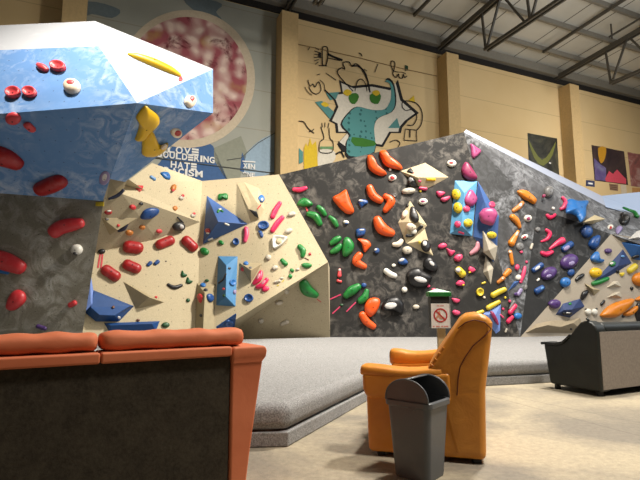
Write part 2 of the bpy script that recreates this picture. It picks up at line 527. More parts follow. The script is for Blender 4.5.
WALLTREE = BVHTree.FromPolygons([W(-3, 0, 0), W(6, 0, 0), W(6, 0, HT), W(-3, 0, HT)], [(0, 1, 2, 3)])
def onwall(px, py, s=0.0):
    return hitplane(px, py, W0 + WN * s, WN)

# eave: dark eave strip and grey beam
dk = flat('dark eave', (26, 22, 18), 0.9)
steel = flat('grey steel', (138, 134, 124), 0.55, 0.2)
dsteel = flat('dark steel', (86, 82, 74), 0.55, 0.2)
struct(MB().prism([W(-3, 0, HT), W(6, 0, HT), W(6, 0, HT + 0.2), W(-3, 0, HT + 0.2)], WN * 0.06).build('trim_1', dk), 'dark strip along the wall top')
struct(MB().prism([W(-3, 0.0, HT + 0.2), W(6, 0.0, HT + 0.2), W(6, 0.0, HT + 0.52), W(-3, 0.0, HT + 0.52)], WN * 0.25).build('trim_2', steel), 'grey steel eave beam along the wall top')

# roof
SL = math.tan(math.radians(3.5))
def R(t, s, dz=0.0): return W(t, s, HT + 0.55 + s * SL + dz)
m, nt, b = base_mat('roof sheet'); L = nt.links.new
tc = N(nt, 'ShaderNodeTexCoord')
dt = N(nt, 'ShaderNodeVectorMath', operation='DOT_PRODUCT'); L(tc.outputs['Object'], dt.inputs[0]); dt.inputs[1].default_value = WD / (BAY / 5.0)
fr = N(nt, 'ShaderNodeMath', operation='FRACT'); L(dt.outputs['Value'], fr.inputs[0])
lt = N(nt, 'ShaderNodeMath', operation='LESS_THAN'); L(fr.outputs[0], lt.inputs[0]); lt.inputs[1].default_value = 0.035
ns = N(nt, 'ShaderNodeTexNoise', Scale=0.8, Detail=5.0); L(tc.outputs['Object'], ns.inputs['Vector'])
L(mixc(nt, lt.outputs[0], mixc(nt, ns.outputs['Fac'], lin((176, 174, 164)), lin((212, 210, 200))), lin((80, 76, 68))), b.inputs['Base Color'])
b.inputs['Roughness'].default_value = 0.7
struct(MB().prism([R(-3, -0.3), R(6, -0.3), R(6, 16), R(-3, 16)], (0, 0, 0.12)).build('ceiling', m))
k = 0
for s in (1.1, 2.4, 3.7, 5.0, 6.3, 7.6, 8.9, 10.2):
    k += 1
    struct(MB().bar(R(-3, s, -0.09), R(6, s, -0.09), 0.09, 0.17).build('trim_%d' % (k + 2), steel), 'grey steel purlin under the roof sheets')

def truss(t, lab):
    e = empty('roof_truss', W(t, 0, HT) , lab, 'roof truss', 'steel roof trusses')
    off = WD * 0.24
    def at(s, z): return W(t, s, z) + off
    top = lambda s: HT + 0.18 + s * SL
    zb = HT - 1.02
    for dx in (-0.07, 0.07):
        MB().bar(at(0.05, top(0.05)) + WD * dx, at(13, top(13)) + WD * dx, 0.055, 0.16).build('top_chord', dsteel, e)
        MB().bar(at(2.32, zb) + WD * dx, at(13, zb) + WD * dx, 0.05, 0.09).build('bottom_chord', dsteel, e)
    s = 2.32; nodes = []
    while s < 12:
        MB().bar(at(s, zb), at(s - 0.10, top(s - 0.1)), 0.06, 0.06).build('web', dsteel, e)
        MB().bar(at(s + 0.03, zb), at(s + 0.72, top(s + 0.72)), 0.06, 0.06).build('web', dsteel, e)
        MB().bar(at(s + 0.78, top(s + 0.78)), at(s + 1.6, zb), 0.06, 0.06).build('web', dsteel, e)
        s += 1.75
    return e
truss(0, 'steel roof truss resting on the pillar beside the round mural')
truss(1, 'steel roof truss resting on the pillar between doodle mural and tall poster')
truss(2, 'steel roof truss resting on the pillar beside the small navy plate')
for t, lab in ((0.73, 'dark steel rail under the roof above the doodle mural'), (1.72, 'dark steel rail under the roof above the tall poster')):
    e = MB().bar(R(t, 1.1, -0.22), R(t, 11, -0.22), 0.07, 0.10).build('ceiling_rail', dsteel)
    tag(e, lab, 'rail', 'steel rails under the roof')
p0 = R(2.02, 2.6, -0.12)
e = empty('conduit', p0, 'thin dark conduit hanging below the roof on a short rod', 'conduit')
MB().bar(R(1.86, 3.2, -0.2), R(1.86, 3.2, -0.75), 0.04).build('hanger', dsteel, e)
MB().bar(R(1.86, 3.1, -0.62), R(1.86, 9.0, -0.62), 0.05).build('pipe', dsteel, e)

# ------------------------------------------------------------------ murals and posters (flat paint and paper on the wall)
LAY = {'n': 0}
def decal(name, pts, mat, parent, layer, closed=True, smooth=0, label=None):
    if smooth: pts = catmull(pts, True, smooth)
    s0 = 0.004 + layer * 0.006
    P_ = [onwall(x, y, s0) for x, y in pts]
    o = MB().prism(P_, WN * 0.005).build(name, mat, parent)
    if label: o['label'] = label
    return o
def stroke(mb, pts, w=0.7, smooth=4, layer=5, closed=False):
    pts = catmull(pts, closed, smooth) if smooth else pts
    if closed: pts = pts + [pts[0]]
    for a, c in zip(pts[:-1], pts[1:]):
        A = onwall(a[0], a[1], 0.004 + layer * 0.006); C = onwall(c[0], c[1], 0.004 + layer * 0.006)
        if (A - C).length < 1e-4: continue
        u = PX(A); d = (C - A).normalized() * (w * u * 0.3)
        mb.bar(A - d, C + d, w * u, 0.008, up=WN)
    return mb

# left mural: planet-like disc of blossom
mm_ = wallpaint2('mural grey paint', (146, 148, 138), (160, 160, 148), 0.6)
nt = mm_.node_tree
mural = empty('painted_mural', onwall(200, 170), 'grey mural of a pink blossom disc in a cream ring', 'mural')
pn = MB().prism([W(-0.915, 0.002, 0.3), W(-0.003, 0.002, 0.3), W(-0.003, 0.002, HT - 0.02), W(-0.915, 0.002, HT - 0.02)], WN * 0.004).build('painted_ground', mm_, mural)
skyp = flat('mural pale blue', (150, 172, 188), 0.85)
dusk = flat('mural dusk blue', (108, 122, 128), 0.85)
sage = flat('mural sage grey', (142, 144, 128), 0.85)
decal('paint_patch', [(184, 0), (200, -2), (222, 4), (216, 12), (222, 20), (214, 26), (205, 18), (196, 12)], dusk, mural, 1, smooth=3)
decal('paint_patch', [(222, 32), (232, 34), (236, 40), (244, 46), (246, 62), (240, 56), (232, 46), (224, 40)], dusk, mural, 1, smooth=2)
decal('paint_patch', [(76, 4), (96, 2), (120, 10), (112, 18), (92, 14), (80, 18)], dusk, mural, 1, smooth=3)
decal('paint_patch', [(214, 148), (241, 136), (247, 152), (240, 178), (226, 180), (214, 160)], sage, mural, 1)
decal('paint_patch', [(241, 158), (254, 145), (262, 139), (274, 133), (274, 172), (258, 178), (241, 172)], skyp, mural, 1)
decal('paint_patch', [(152, 172), (176, 142), (206, 141), (213, 146), (228, 181), (200, 184), (150, 176)], flat('mural blue', (60, 94, 140), 0.85), mural, 1)
decal('paint_patch', [(242, 152), (245, 160), (244, 172), (240, 171)], flat('mural blue', (60, 94, 140), 0.85), mural, 2)
ringc = [(187 + 68 * math.cos(a), 79 + 69 * math.sin(a)) for a in [2 * math.pi * i / 56 for i in range(56)]]
decal('ring', ringc, flat('mural ring cream', (206, 190, 164), 0.85), mural, 2, label='cream painted ring')
m, nt, b = base_mat('blossom paint'); L = nt.links.new
tc = N(nt, 'ShaderNodeTexCoord')
nz = N(nt, 'ShaderNodeTexNoise', Scale=1.2, Detail=3.0); L(tc.outputs['Object'], nz.inputs['Vector'])
mx = N(nt, 'ShaderNodeVectorMath', operation='MULTIPLY_ADD'); L(nz.outputs['Color'], mx.inputs[0]); mx.inputs[1].default_value = (0.5, 0.5, 0.5); L(tc.outputs['Object'], mx.inputs[2])
vo = N(nt, 'ShaderNodeTexVoronoi', Scale=3.2); vo.feature = 'SMOOTH_F1'; L(mx.outputs[0], vo.inputs['Vector'])
nb = N(nt, 'ShaderNodeTexNoise', Scale=1.3, Detail=6.0, Roughness=0.7, Distortion=0.5); L(tc.outputs['Object'], nb.inputs['Vector'])
cc = mixc(nt, ramp(nt, vo.outputs['Distance'], 0.2, 0.62), lin((216, 192, 178)), lin((150, 74, 82)))
cc = mixc(nt, ramp(nt, nb.outputs['Fac'], 0.56, 0.66), cc, lin((96, 28, 38)))
ny = N(nt, 'ShaderNodeTexNoise', Scale=0.8, Detail=4.0); L(tc.outputs['Object'], ny.inputs['Vector'])
cc = mixc(nt, ramp(nt, ny.outputs['Fac'], 0.60, 0.68, (0, 0, 0, 1), (0.5, 0.5, 0.5, 1)), cc, lin((176, 150, 70)))
L(cc, b.inputs['Base Color']); b.inputs['Roughness'].default_value = 0.85
decal('blossom_disc', [(186.5 + 60.5 * math.cos(a), 78.5 + 61.5 * math.sin(a)) for a in [2 * math.pi * i / 56 for i in range(56)]], m, mural, 3, label='pink and cream blossom disc')

# lettering
_txt = {}
def glyph(ch):
    if ch not in _txt:
        cu = bpy.data.curves.new('glyph', 'FONT'); cu.body = ch; cu.size = 1.0; cu.offset = 0.03; cu.extrude = 0.01
        o = bpy.data.objects.new('glyph', cu); COL.objects.link(o)
        dg = bpy.context.evaluated_depsgraph_get(); dg.update()
        me = bpy.data.meshes.new_from_object(o.evaluated_get(dg))
        vs = [v.co.copy() for v in me.vertices]; fs = [tuple(p.vertices) for p in me.polygons]
        bpy.data.objects.remove(o); bpy.data.curves.remove(cu); bpy.data.meshes.remove(me)
        x0 = min(v.x for v in vs); x1 = max(v.x for v in vs); y0 = min(v.y for v in vs); y1 = max(v.y for v in vs)
        _txt[ch] = (vs, fs, x0, x1, y0, y1)
    return _txt[ch]
def lettering(name, word, a, c, top, mat, parent, O=None, X=None, Yv=None, Nv=None, flipE=True, widths=None, gap=0.16, thick=0.006, wd=None):
    """fills the box that starts at a, runs to c along the wall and is as tall as top"""
    mb = MB()
    wd = wd or {'I': 0.42, 'M': 1.3, 'N': 1.05, 'W': 1.3, '1': 0.5}
    ws = [wd.get(ch, 1.0) for ch in word]; tot = sum(ws) + gap * (len(word) - 1)
    Lx = (c - a); unit = Lx.length / tot; xd = Lx.normalized(); H = top
    x = 0
    for ch, w in zip(word, ws):
        if ch == ' ': x += (w + gap) * unit; continue
        if ch == 'E' and flipE:
            for k in range(3):
                p = a + xd * x + Yv * (H * (0.5 - 0.5) + H * (0.0 + k * 0.37))
                mb.prism([p, p + xd * (w * unit), p + xd * (w * unit) + Yv * (H * 0.26), p + Yv * (H * 0.26)], Nv * thick)
        else:
            vs, fs, x0, x1, y0, y1 = glyph(ch)
            q = [a + xd * (x + (v.x - x0) / (x1 - x0) * w * unit) + Yv * ((v.y - y0) / (y1 - y0) * H) + Nv * (thick * (1 if v.z > 0 else 0)) for v in vs]
            mb.add(q, fs)
        x += (w + gap) * unit
    return mb.build(name, mat, parent)
wht = flat('mural white', (232, 230, 224), 0.8)
def wordat(word, x0, y0, x1, y1, hpx, parent=mural, layer=4, mat=wht, name='lettering', **kw):
    A = onwall(x0, y0, 0.03); C = onwall(x1, y1, 0.03)
    C = A + WD * (C - A).dot(WD)
    return lettering(name, word, A, C, hpx * PX(A), mat, parent, Yv=Vector((0, 0, 1)), Nv=WN, **kw)
wordat('LOVE', 167.5, 152.3, 198.5, 154.5, 7.0)
wordat('BOULDERING', 156.5, 156.8, 214.5, 163.0, 6.4)
wordat('HATE', 170.5, 167.5, 196.5, 170.3, 6.6)
wordat('RACISM', 164.0, 173.5, 202.5, 178.6, 6.6)
wordat('XIN', 243, 168.2, 255, 169.2, 5.2)
wordat('9NE', 243, 176.2, 255, 177.2, 4.6, flipE=False)
mb = MB(); stroke(mb, [(242.8, 161.2), (255, 162)], 1.2, 0); stroke(mb, [(242.8, 178.4), (255, 179)], 1.2, 0)
mb.build('lettering_bars', wht, mural)
mb = MB(); stroke(mb, [(150, 157), (225, 167), (274, 173)], 0.7, 0); stroke(mb, [(227, 160), (241, 158), (258, 143), (275, 133)], 0.7, 0, layer=3)
mb.build('seam', flat('mural seam', (82, 84, 80), 0.9), mural)

# doodle mural (plain shapes only)
ink = flat('mural black ink', (24, 22, 22), 0.85)
teal = None
m, nt, b = base_mat('mural teal dotted'); L = nt.links.new
tc = N(nt, 'ShaderNodeTexCoord'); vo = N(nt, 'ShaderNodeTexVoronoi', Scale=5.5); vo.inputs['Randomness'].default_value = 0.35
L(tc.outputs['Object'], vo.inputs['Vector'])
lt = N(nt, 'ShaderNodeMath', operation='LESS_THAN'); L(vo.outputs['Distance'], lt.inputs[0]); lt.inputs[1].default_value = 0.26
L(mixc(nt, lt.outputs[0], lin((78, 138, 136)), lin((40, 92, 92))), b.inputs['Base Color']); b.inputs['Roughness'].default_value = 0.85
teald = m
tealp = flat('mural teal', (84, 142, 138), 0.85)
grn = flat('mural green', (56, 118, 34), 0.85)
yel = flat('mural yellow', (220, 186, 40), 0.85)
dood = empty('painted_mural', onwall(365, 150), 'doodle mural of a white starburst with teal dotted shape', 'mural')
star_out = [(331, 93), (341, 92), (339, 80), (352, 86), (372, 84), (392, 88), (398, 80), (403, 99), (419, 113), (408, 121), (402, 128), (401, 133), (391, 133), (383, 147), (376, 146), (372, 150), (342, 152), (337, 144), (347, 133), (336, 133), (335, 124), (329, 121), (336, 106)]
decal('starburst', star_out, ink, dood, 1, label='black starburst edge')
def shrink(pts, k):
    cx = sum(p[0] for p in pts) / len(pts); cy = sum(p[1] for p in pts) / len(pts)
    return [(cx + (x - cx) * k, cy + (y - cy) * k) for x, y in pts]
decal('starburst', shrink(star_out, 0.92), flat('mural off white', (222, 214, 196), 0.85), dood, 2, label='off-white starburst')
for q in ([(315, 102), (322, 101), (334, 112), (330, 119)], [(326, 93), (339, 92), (336, 99), (330, 100)], [(397, 118), (400, 128), (388, 128)]):
    decal('paint_patch', q, tealp, dood, 3)
decal('paint_patch', [(325, 102), (329, 105), (325, 107), (321, 104)], yel, dood, 4, smooth=3)
# plain dotted swoosh where the figure of the photograph stands
sw = [(350, 112), (358, 107), (372, 110), (385, 109), (391, 98), (390, 84), (385, 82), (388, 80), (393, 86), (395, 102), (391, 112), (378, 118), (374, 128), (374, 152), (349, 156), (347, 142), (350, 134), (342, 124)]
decal('swoosh', shrink(sw, 1.06), ink, dood, 3, smooth=3, label='black swoosh edge')
decal('swoosh', sw, teald, dood, 4, smooth=3, label='teal dotted swoosh')
decal('paint_patch', [(352, 137), (374, 141), (374, 146), (355, 146)], grn, dood, 5, smooth=2)
for q in ([(349, 95), (356, 93), (359, 97), (355, 104), (350, 102)], [(370, 95), (377, 92), (381, 96), (378, 104), (371, 102)]): decal('paint_patch', q, grn, dood, 5, smooth=2)
for q in ([(343, 93), (347, 89), (352, 92), (348, 96)], [(372, 92), (377, 90), (380, 93), (376, 96)]): decal('paint_patch', q, yel, dood, 6, smooth=2)
decal('paint_patch', [(338, 141), (345, 146), (350, 153), (342, 151)], ink, dood, 4)
# plain yellow flame at the bottom left
decal('paint_patch', [(304, 170), (304, 148), (306, 143), (308, 147), (310, 138), (312, 145), (316, 141), (317, 150), (318, 170)], yel, dood, 3)
decal('paint_patch', [(299, 148), (303, 152), (303, 162), (299, 164)], tealp, dood, 3)
decal('paint_patch', [(320, 146.5), (333, 146.5), (333, 149), (320, 149)], flat('mural mid green', (110, 150, 100), 0.85), dood, 3)
decal('paint_patch', [(319, 150), (332, 150), (336, 156), (331, 164), (318, 168)], flat('mural off white', (222, 214, 196), 0.85), dood, 2, smooth=2)
decal('paint_patch', [(414, 95.5), (408, 101), (415, 102.5)], yel, dood, 3)
decal('paint_patch', [(405, 65), (408, 66), (408, 70.5), (405, 71)], flat('mural dark green', (38, 64, 40), 0.85), dood, 3)
def doodle(name, *lines):
    mb = MB()
    for ln in lines: stroke(mb, ln[0], ln[1], ln[2] if len(ln) > 2 else 4)
    return mb.build(name, ink, dood)
doodle('cloud_outline', ([(353, 91), (338, 74), (341, 68), (345, 69), (343, 63), (349, 62), (352, 66), (357, 64), (366, 74), (369, 90)], 0.9), ([(352, 66), (360, 67), (367, 78), (370, 92)], 1.4))
doodle('inner_cloud_outline', ([(355, 91), (356, 86), (358, 81), (361, 79), (364, 81), (366, 85), (367, 91)], 0.7))
doodle('hand_outline', ([(308, 80), (310, 86), (313, 84), (315, 87), (318, 82), (320, 84), (321, 90), (317, 94), (312, 92), (309, 87)], 0.8))
doodle('motion_line', ([(305, 87), (308, 92), (312, 95)], 0.6)); doodle('arm_line', ([(325, 90), (334, 99)], 1.5)); doodle('motion_line', ([(320, 80), (324, 84), (325, 90)], 0.6))
doodle('lamp_outline', ([(322.5, 65), (322.5, 49), (325, 46.6), (327.5, 48), (328, 56), (326, 65), (322.5, 65)], 0.9), ([(328, 54), (334, 57), (342, 60)], 2.0), ([(328, 58), (335, 59.5), (340, 60.5)], 0.7))
for a in range(6): doodle('ray_line', ([(319 - a * 0.1, 50 + a * 2.4), (315.4 - (0.8 if 0 < a < 5 else 0), 47.6 + a * 3.3)], 0.6, 0))
doodle('lamp_cap', ([(320, 53), (320, 57)], 2.2, 0)); doodle('lamp_foot', ([(319, 65.6), (327, 65.8)], 0.7, 0))
doodle('caterpillar_outline', ([(393.5, 71), (391, 65), (392, 61), (395, 63), (394, 70), (393, 74), (396, 77.5), (398.6, 74), (399.4, 77.6), (402.4, 78), (403.6, 74.4), (404.6, 77.6), (407, 76)], 0.8), ([(393.5, 71), (398, 72), (403, 72.4), (406, 74)], 0.6))
doodle('worm_outline', ([(409, 101), (416, 103), (421, 109), (422.5, 117), (421, 125), (417, 130)], 0.9), ([(409, 101), (403, 101.4), (402.4, 107), (406, 110.4), (412, 109.6), (416, 113), (416.6, 119), (413, 125), (407.4, 125)], 0.8))
doodle('bucket_outline', ([(405.4, 129), (404, 140), (417, 141), (416.4, 130), (405.4, 129)], 0.7, 0)); doodle('bucket_stripe', ([(410, 130), (410, 137)], 1.2, 0))
doodle('bottle_outline', ([(321, 127), (324, 138), (320, 142), (320, 152), (332, 152), (333, 142), (330, 138), (329, 128)], 0.8))
for q in ([(322.4, 127), (322, 123)], [(325, 127), (325, 122.6)], [(328, 127.4), (329, 123)]): doodle('bristle', (q, 0.7, 0))
doodle('stick_outline', ([(299, 121), (304, 122), (308, 128), (314, 133)], 0.8), ([(309, 131.6), (312, 130.6), (314, 129)], 0.8))
doodle('small_mark', ([(359, 53), (361, 54), (362, 56)], 0.9)); doodle('small_mark', ([(390, 142), (396, 140), (400, 143), (398, 147)], 0.8)); doodle('small_mark', ([(336, 154), (341, 152), (344, 157)], 1.6))
for q in ([(364, 69), (367, 71)], [(326, 73), (336, 80)], [(375, 72), (378, 64)], [(317, 75), (320, 74)], [(308, 50), (310, 47)]): doodle('motion_line', (q, .6, 0))
mb = MB(); stroke(mb, [(297, 44), (320, 49), (360, 58), (400, 68), (437, 76)], 0.6, 0)
mb.build('seam', flat('wall crack', (140, 112, 72), 0.9), dood)

# posters
def poster_mat(name, cols, sc=2.0):
    m, nt, b = base_mat(name); L = nt.links.new
    tc = N(nt, 'ShaderNodeTexCoord'); n1 = N(nt, 'ShaderNodeTexNoise', Scale=sc, Detail=5.0, Roughness=0.7, Distortion=1.4)
    L(tc.outputs['Object'], n1.inputs['Vector'])
    r = nt.nodes.new('ShaderNodeValToRGB'); L(n1.outputs['Fac'], r.inputs[0])
    el = r.color_ramp.elements
    el[0].position = 0.3; el[0].color = lin(cols[0]); el[1].position = 0.72; el[1].color = lin(cols[-1])
    for i, c in enumerate(cols[1:-1]):
        e = el.new(0.3 + 0.42 * (i + 1) / (len(cols) - 1)); e.color = lin(c)
    L(r.outputs[0], b.inputs['Base Color']); b.inputs['Roughness'].default_value = 0.4
    return m
def poster(name, pts, mat, lab, cat='poster', th=0.012):
    e = decal(name, pts, mat, None, 0)
    # own thickness
    return tag(e, lab, cat)
dark_p = poster_mat('poster dark print', [(26, 26, 24), (40, 42, 38), (66, 66, 56), (120, 118, 74)], 0.9)
e = empty('poster', onwall(543, 160), 'tall dark poster with a yellow-green V on the cream wall', 'poster')
decal('print', [(527.5, 133), (557, 138.5), (559.5, 181), (529, 170)], dark_p, e, 0)
decal('print', [(528, 139), (534, 150), (542, 160), (550, 152), (556, 141), (552, 156), (543, 166), (534, 158)], flat('poster lime', (112, 116, 52), 0.5), e, 1, smooth=2, label='yellow-green V shape')
decal('print', [(549, 162), (551, 162.6), (551, 164), (549, 163.4)], wht, e, 1)
e = empty('poster', onwall(609, 165), 'dark poster splashed with orange, pink and violet beside the pillar', 'poster')
decal('print', [(591.5, 145), (624, 151.5), (628, 185), (594.5, 180.5)], poster_mat('poster dark brown print', [(46, 36, 40), (64, 50, 50), (84, 66, 60)], 0.9), e, 0)
decal('print', [(598, 148), (606, 147.5), (605, 158), (602, 163), (599.5, 161)], flat('poster amber', (206, 150, 40), 0.5), e, 1, smooth=2, label='orange splash')
decal('print', [(594, 158), (600, 164), (606, 168), (606, 181), (595, 180)], poster_mat('poster violet', [(70, 62, 110), (100, 84, 132), (120, 120, 150)], 1.5), e, 1, label='violet splash')
decal('print', [(605, 179), (609, 171), (613, 174), (617, 169.5), (621, 174), (626, 179), (626, 184), (606, 181.5)], flat('poster pink', (222, 82, 100), 0.5), e, 2, label='pink splash')
e = empty('poster', onwall(640, 170), 'reddish poster cut off at the picture edge', 'poster')
decal('print', [(627.5, 152), (660, 158), (663, 190), (631, 186)], poster_mat('poster red print', [(84, 70, 70), (150, 90, 84), (190, 170, 160)], 1.0), e, 0)
e = empty('wall_plate', onwall(590, 183, 0.56), 'small navy plate low on the pillar', 'sign')
def deco(name, pts, mat, parent, s):
    return MB().prism([onwall(x, y, s) for x, y in pts], WN * 0.01).build(name, mat, parent)
deco('plate', [(586, 180), (594.5, 181), (594.5, 187), (586, 186)], flat('plate navy', (52, 58, 90), 0.5), e, 0.545)
deco('emblem', [(588, 182.5), (592.5, 183), (592.5, 184.6), (588, 184)], wht, e, 0.556)
e = empty('notice', onwall(614, 187), 'small brown notice under the splashed poster', 'notice')
decal('sheet', [(609, 183.5), (618, 184.5), (618, 191), (610, 190)], flat('notice brown', (150, 116, 92), 0.7), e, 0)
mb = MB()
for k in range(3): stroke(mb, [(610.5, 185.3 + k * 1.7), (616.5, 186 + k * 1.7)], 0.6, 0, layer=1)
mb.build('lines', flat('notice ink', (90, 64, 50), 0.7), e)
e = decal('notice', [(620.5, 184.5), (626, 185), (627, 195.5), (621.5, 195)], flat('paper white', (222, 206, 180), 0.8), None, 0); tag(e, 'blank pale sheet beside the small brown notice', 'notice')
e = decal('notice', [(632, 187.5), (650, 189), (650, 196), (632.5, 195.5)], flat('notice orange', (206, 152, 92), 0.7), None, 0); tag(e, 'orange-tan sheet under the reddish poster', 'notice')

# ================================================================== CLIMBING WALLS
blue_p = wallpaint('blue wall paint', (92, 134, 186), (0.45, 0.68), 0.6, (206, 216, 228), 1.7, grid=0.22)
white_p = wallpaint('white wall paint', (162, 168, 178), (0.5, 0.8), 0.3, (200, 214, 232), 1.0, grid=0.24)
whitec_p = wallpaint('white cap paint', (164, 166, 170), (0.5, 0.8), 0.3, (206, 208, 210), 1.0, dots=False)
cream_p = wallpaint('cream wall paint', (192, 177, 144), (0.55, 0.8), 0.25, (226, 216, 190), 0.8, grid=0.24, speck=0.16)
cream_shade_p = wallpaint('shade-darkened cream paint', (176, 163, 134), (0.55, 0.8), 0.3, (220, 208, 182), 0.8, grid=0.2, speck=0.16)  # cream paint darkened for the down-facing panels, shade put into the colour
lgrey_p = wallpaint('grey wall paint', (130, 125, 110), (0.44, 0.66), 0.85, (208, 206, 198), 1.2, grid=0.22, speck=0.2)
dark_w = wallpaint('charcoal wall paint', (26, 24, 21), (0.46, 0.78), 0.66, (158, 150, 140), 2.0, dots=False, dist=0.6)
chalky_w = wallpaint('chalky grey wall paint', (54, 54, 54), (0.44, 0.72), 0.85, (172, 174, 178), 2.8, dots=False, dist=0.8)
band_w = wallpaint('chalky grey band paint', (76, 76, 78), (0.42, 0.74), 0.8, (176, 178, 182), 2.8, dots=False, dist=0.8)
black_w = wallpaint('dark grey wall paint', (28, 28, 28), (0.5, 0.74), 0.5, (140, 140, 140), 1.6, dots=False, dist=1.6)
beige_w = wallpaint('beige wall paint', (172, 160, 142), (0.5, 0.8), 0.3, (214, 204, 186), 1.0, dots=False, speck=0.1)
paleblue_w = wallpaint('pale blue wall paint', (164, 180, 206), (0.45, 0.8), 0.5, (222, 228, 236), 0.8, dots=False)

def cw(loc, label): return empty('climbing_wall', loc, label, 'climbing wall', 'bouldering walls')
MT = 0.30   # mat top

# grey wall under the overhang
a0 = V(-70, 188, 8.2); a1 = V(104, 199, 8.3); a2 = Z(80, 348, MT - 0.03); a3 = Z(-70, 348, MT - 0.03)
w = cw((a2 + a3) / 2, 'dark grey wall beneath the blue overhang, behind the terracotta sofa')
panel('wall_panel', [[a0, a1, a2, a3]], lgrey_p, w, (-0.5, 1, 0))
# blue overhang
P0 = V(-70, 28.5, 7.9); P1 = V(95, 21, 7.9); P2 = V(99, 46, 7.1); P3 = V(-70, 53, 7.1); P4 = V(137, 103, 6.6); P5 = V(-70, 119, 6.6)
P6 = V(213, 69, 8.0); P7 = V(213, 113, 7.9); Q1 = V(110, 179, 8.0); Q0 = V(103, 201, 8.25); Q2 = V(-70, 188, 8.15); S1 = V(125, 182, 8.5)
R1 = V(40, 110.7, 6.6)
Bn_ = (P4 - R1).cross(Q0 - R1).normalized(); Q1 = hitplane(110, 179, R1, Bn_); Q2 = hitplane(-70, 188, R1, Bn_); R2 = hitplane(-70, 181, R1, Bn_)
w = cw(Q0, 'blue faceted overhang with white top, jutting out above the grey wall')
bk = (-0.5, 1.2, 0.45)
panel('wall_panel', [[P0, P1, P2, P3]], whitec_p, w, bk, 'white sloping top panel')
panel('wall_panel', [[P1, P6, P2]], whitec_p, w, (-0.3, 0.4, 0.0), 'narrow white top panel')
panel('wall_panel', [[P2, P6, P4]], white_p, w, (-0.3, 0.4, 0.0), 'white triangular panel')
panel('wall_panel', [[P3, P2, P4, R1, P5]], blue_p, w, bk, 'light blue front panel')
panel('wall_panel', [[P4, P6, P7]], blue_p, w, (-0.4, 0.4, 0.1), 'light blue side triangle')
panel('wall_panel', [[P5, R1, R2]], blue_p, w, bk, 'blue underside triangle')
panel('wall_panel', [[R1, P4, Q1, Q0, Q2, R2]], blue_p, w, bk, 'dark blue underside panel')
panel('wall_panel', [[P4, P7, S1, Q1]], blue_p, w, bk, 'blue side underside panel')
# cream wall
T1 = V(152, 163, 9.7); T2 = V(202, 181, 10.3); T3 = V(200, 222, 9.9); T4 = V(122, 194, 8.75); T0 = V(125, 182.5, 8.95)
U1 = V(157, 239, 9.7); U0 = V(93, 253, 9.3); U2 = V(98, 201, 8.95); UX = V(98, 174, 8.95); UY = V(129, 179.5, 9.0)
W1 = Z(197, 339, MT); Wz = Z(76, 341, MT); G1 = V(279, 174.5, 10.6); G2 = V(328, 262, 9.9); G3 = V(224, 327, 9.75)
Gn = (G2 - G1).cross(G3 - G1).normalized()
T2 = hitplane(202, 181, G1, Gn); T3 = hitplane(200, 222, G1, Gn); W1 = hitplane(197, 339, G1, Gn)
Fn = (T3 - U0).cross(W1 - U0).normalized(); U1 = hitplane(157, 239, U0, Fn); Wz = hitplane(76, 341, U0, Fn)
Kn = (U1 - T4).cross(U0 - T4).normalized(); U2 = hitplane(98, 201, T4, Kn); UX = hitplane(101, 174, T4, Kn); UY = hitplane(129, 179.5, T4, Kn)
H1 = Z(330, 338.5, MT - 0.03); H0 = Z(222, 339, MT - 0.03)
w = cw(H0, 'cream bouldering wall between the grey wall and the charcoal wall')
bk = (0.05, 0.9, -0.05)
panel('wall_panel', [[T0, T1, T2], [T0, T2, T3, T4]], cream_p, w, bk, 'bright cream sloping panel')
panel('wall_panel', [[T4, T3, U1], [T4, U1, U0], [T4, U0, U2], [T4, U2, UX, UY, T0]], cream_shade_p, w, bk, 'shaded underside panel')
panel('wall_panel', [[U0, U1, W1], [U1, T3, W1], [U0, W1, Wz]], cream_p, w, bk, 'lower cream panel')
panel('wall_panel', [[T2, G1, G2], [T2, G2, G3], [T2, G3, T3], [T3, G3, W1]], cream_p, w, bk, 'cream slab panel')
panel('wall_panel', [[G2, H1, H0, G3], [G3, H0, W1]], cream_shade_p, w, bk, 'lower undercut panel')
# charcoal wall and its right-hand faces
A0 = V(272, 176.5, 10.8); A1 = V(464, 132, 10.9); A4 = Z(318, 338.5, MT - 0.03)
An = (A0 - A1).cross(A4 - A1).normalized(); A3 = hitplane(520, 337.5, A1, An)
D0 = V(537, 208, 11.2); D1 = V(611, 234, 11.5); C1 = V(606, 206, 12.4); C2 = V(690, 228, 12.0); C3 = V(690, 262, 11.3)
w = cw(A4, 'charcoal bouldering wall covered in white chalk smears')
bk = (-0.15, 1.2, 0)
panel('wall_panel', [[A0, A1, A3, A4]], dark_w, w, bk, 'charcoal front panel')
panel('wall_panel', [[A1, D0, A3]], chalky_w, w, bk, 'chalky grey side panel')
panel('wall_panel', [[A1, C1, D1, D0], [C1, C2, C3, D1]], band_w, w, (0.1, 1.0, -0.1), 'pale chalky upper band')
panel('wall_panel', [[D0, D1, A3]], black_w, w, (0.1, 1, 0), 'dark undercut triangle')
A1b = V(466, 129.5, 11.1); C1b = V(602, 196, 12.6)
panel('wall_cap', [[A1, A1b, C1b, C1]], wallpaint('cap white', (164, 170, 186), dots=False), w, (0.0, 0.5, -0.05), 'white capping along the sloping top edge')
E1 = V(690, 245, 11.6); E2 = Z(690, 334.5, MT - 0.03)
w = cw(Z(600, 334, MT), 'beige bouldering wall behind the black sofa')
panel('wall_panel', [[D1, E1, E2, A3]], beige_w, w, (0.2, 1, 0))
K0 = V(600, 196, 13.0); K1 = V(690, 187, 13.2); K2 = V(690, 229, 12.2); K3 = V(606, 207, 12.3)
w = cw(V(640, 215, 12.8), 'pale blue wall top beyond the chalky band')
panel('wall_panel', [[K0, K1, K2, K3]], paleblue_w, w, (0.2, 1.2, -0.2))

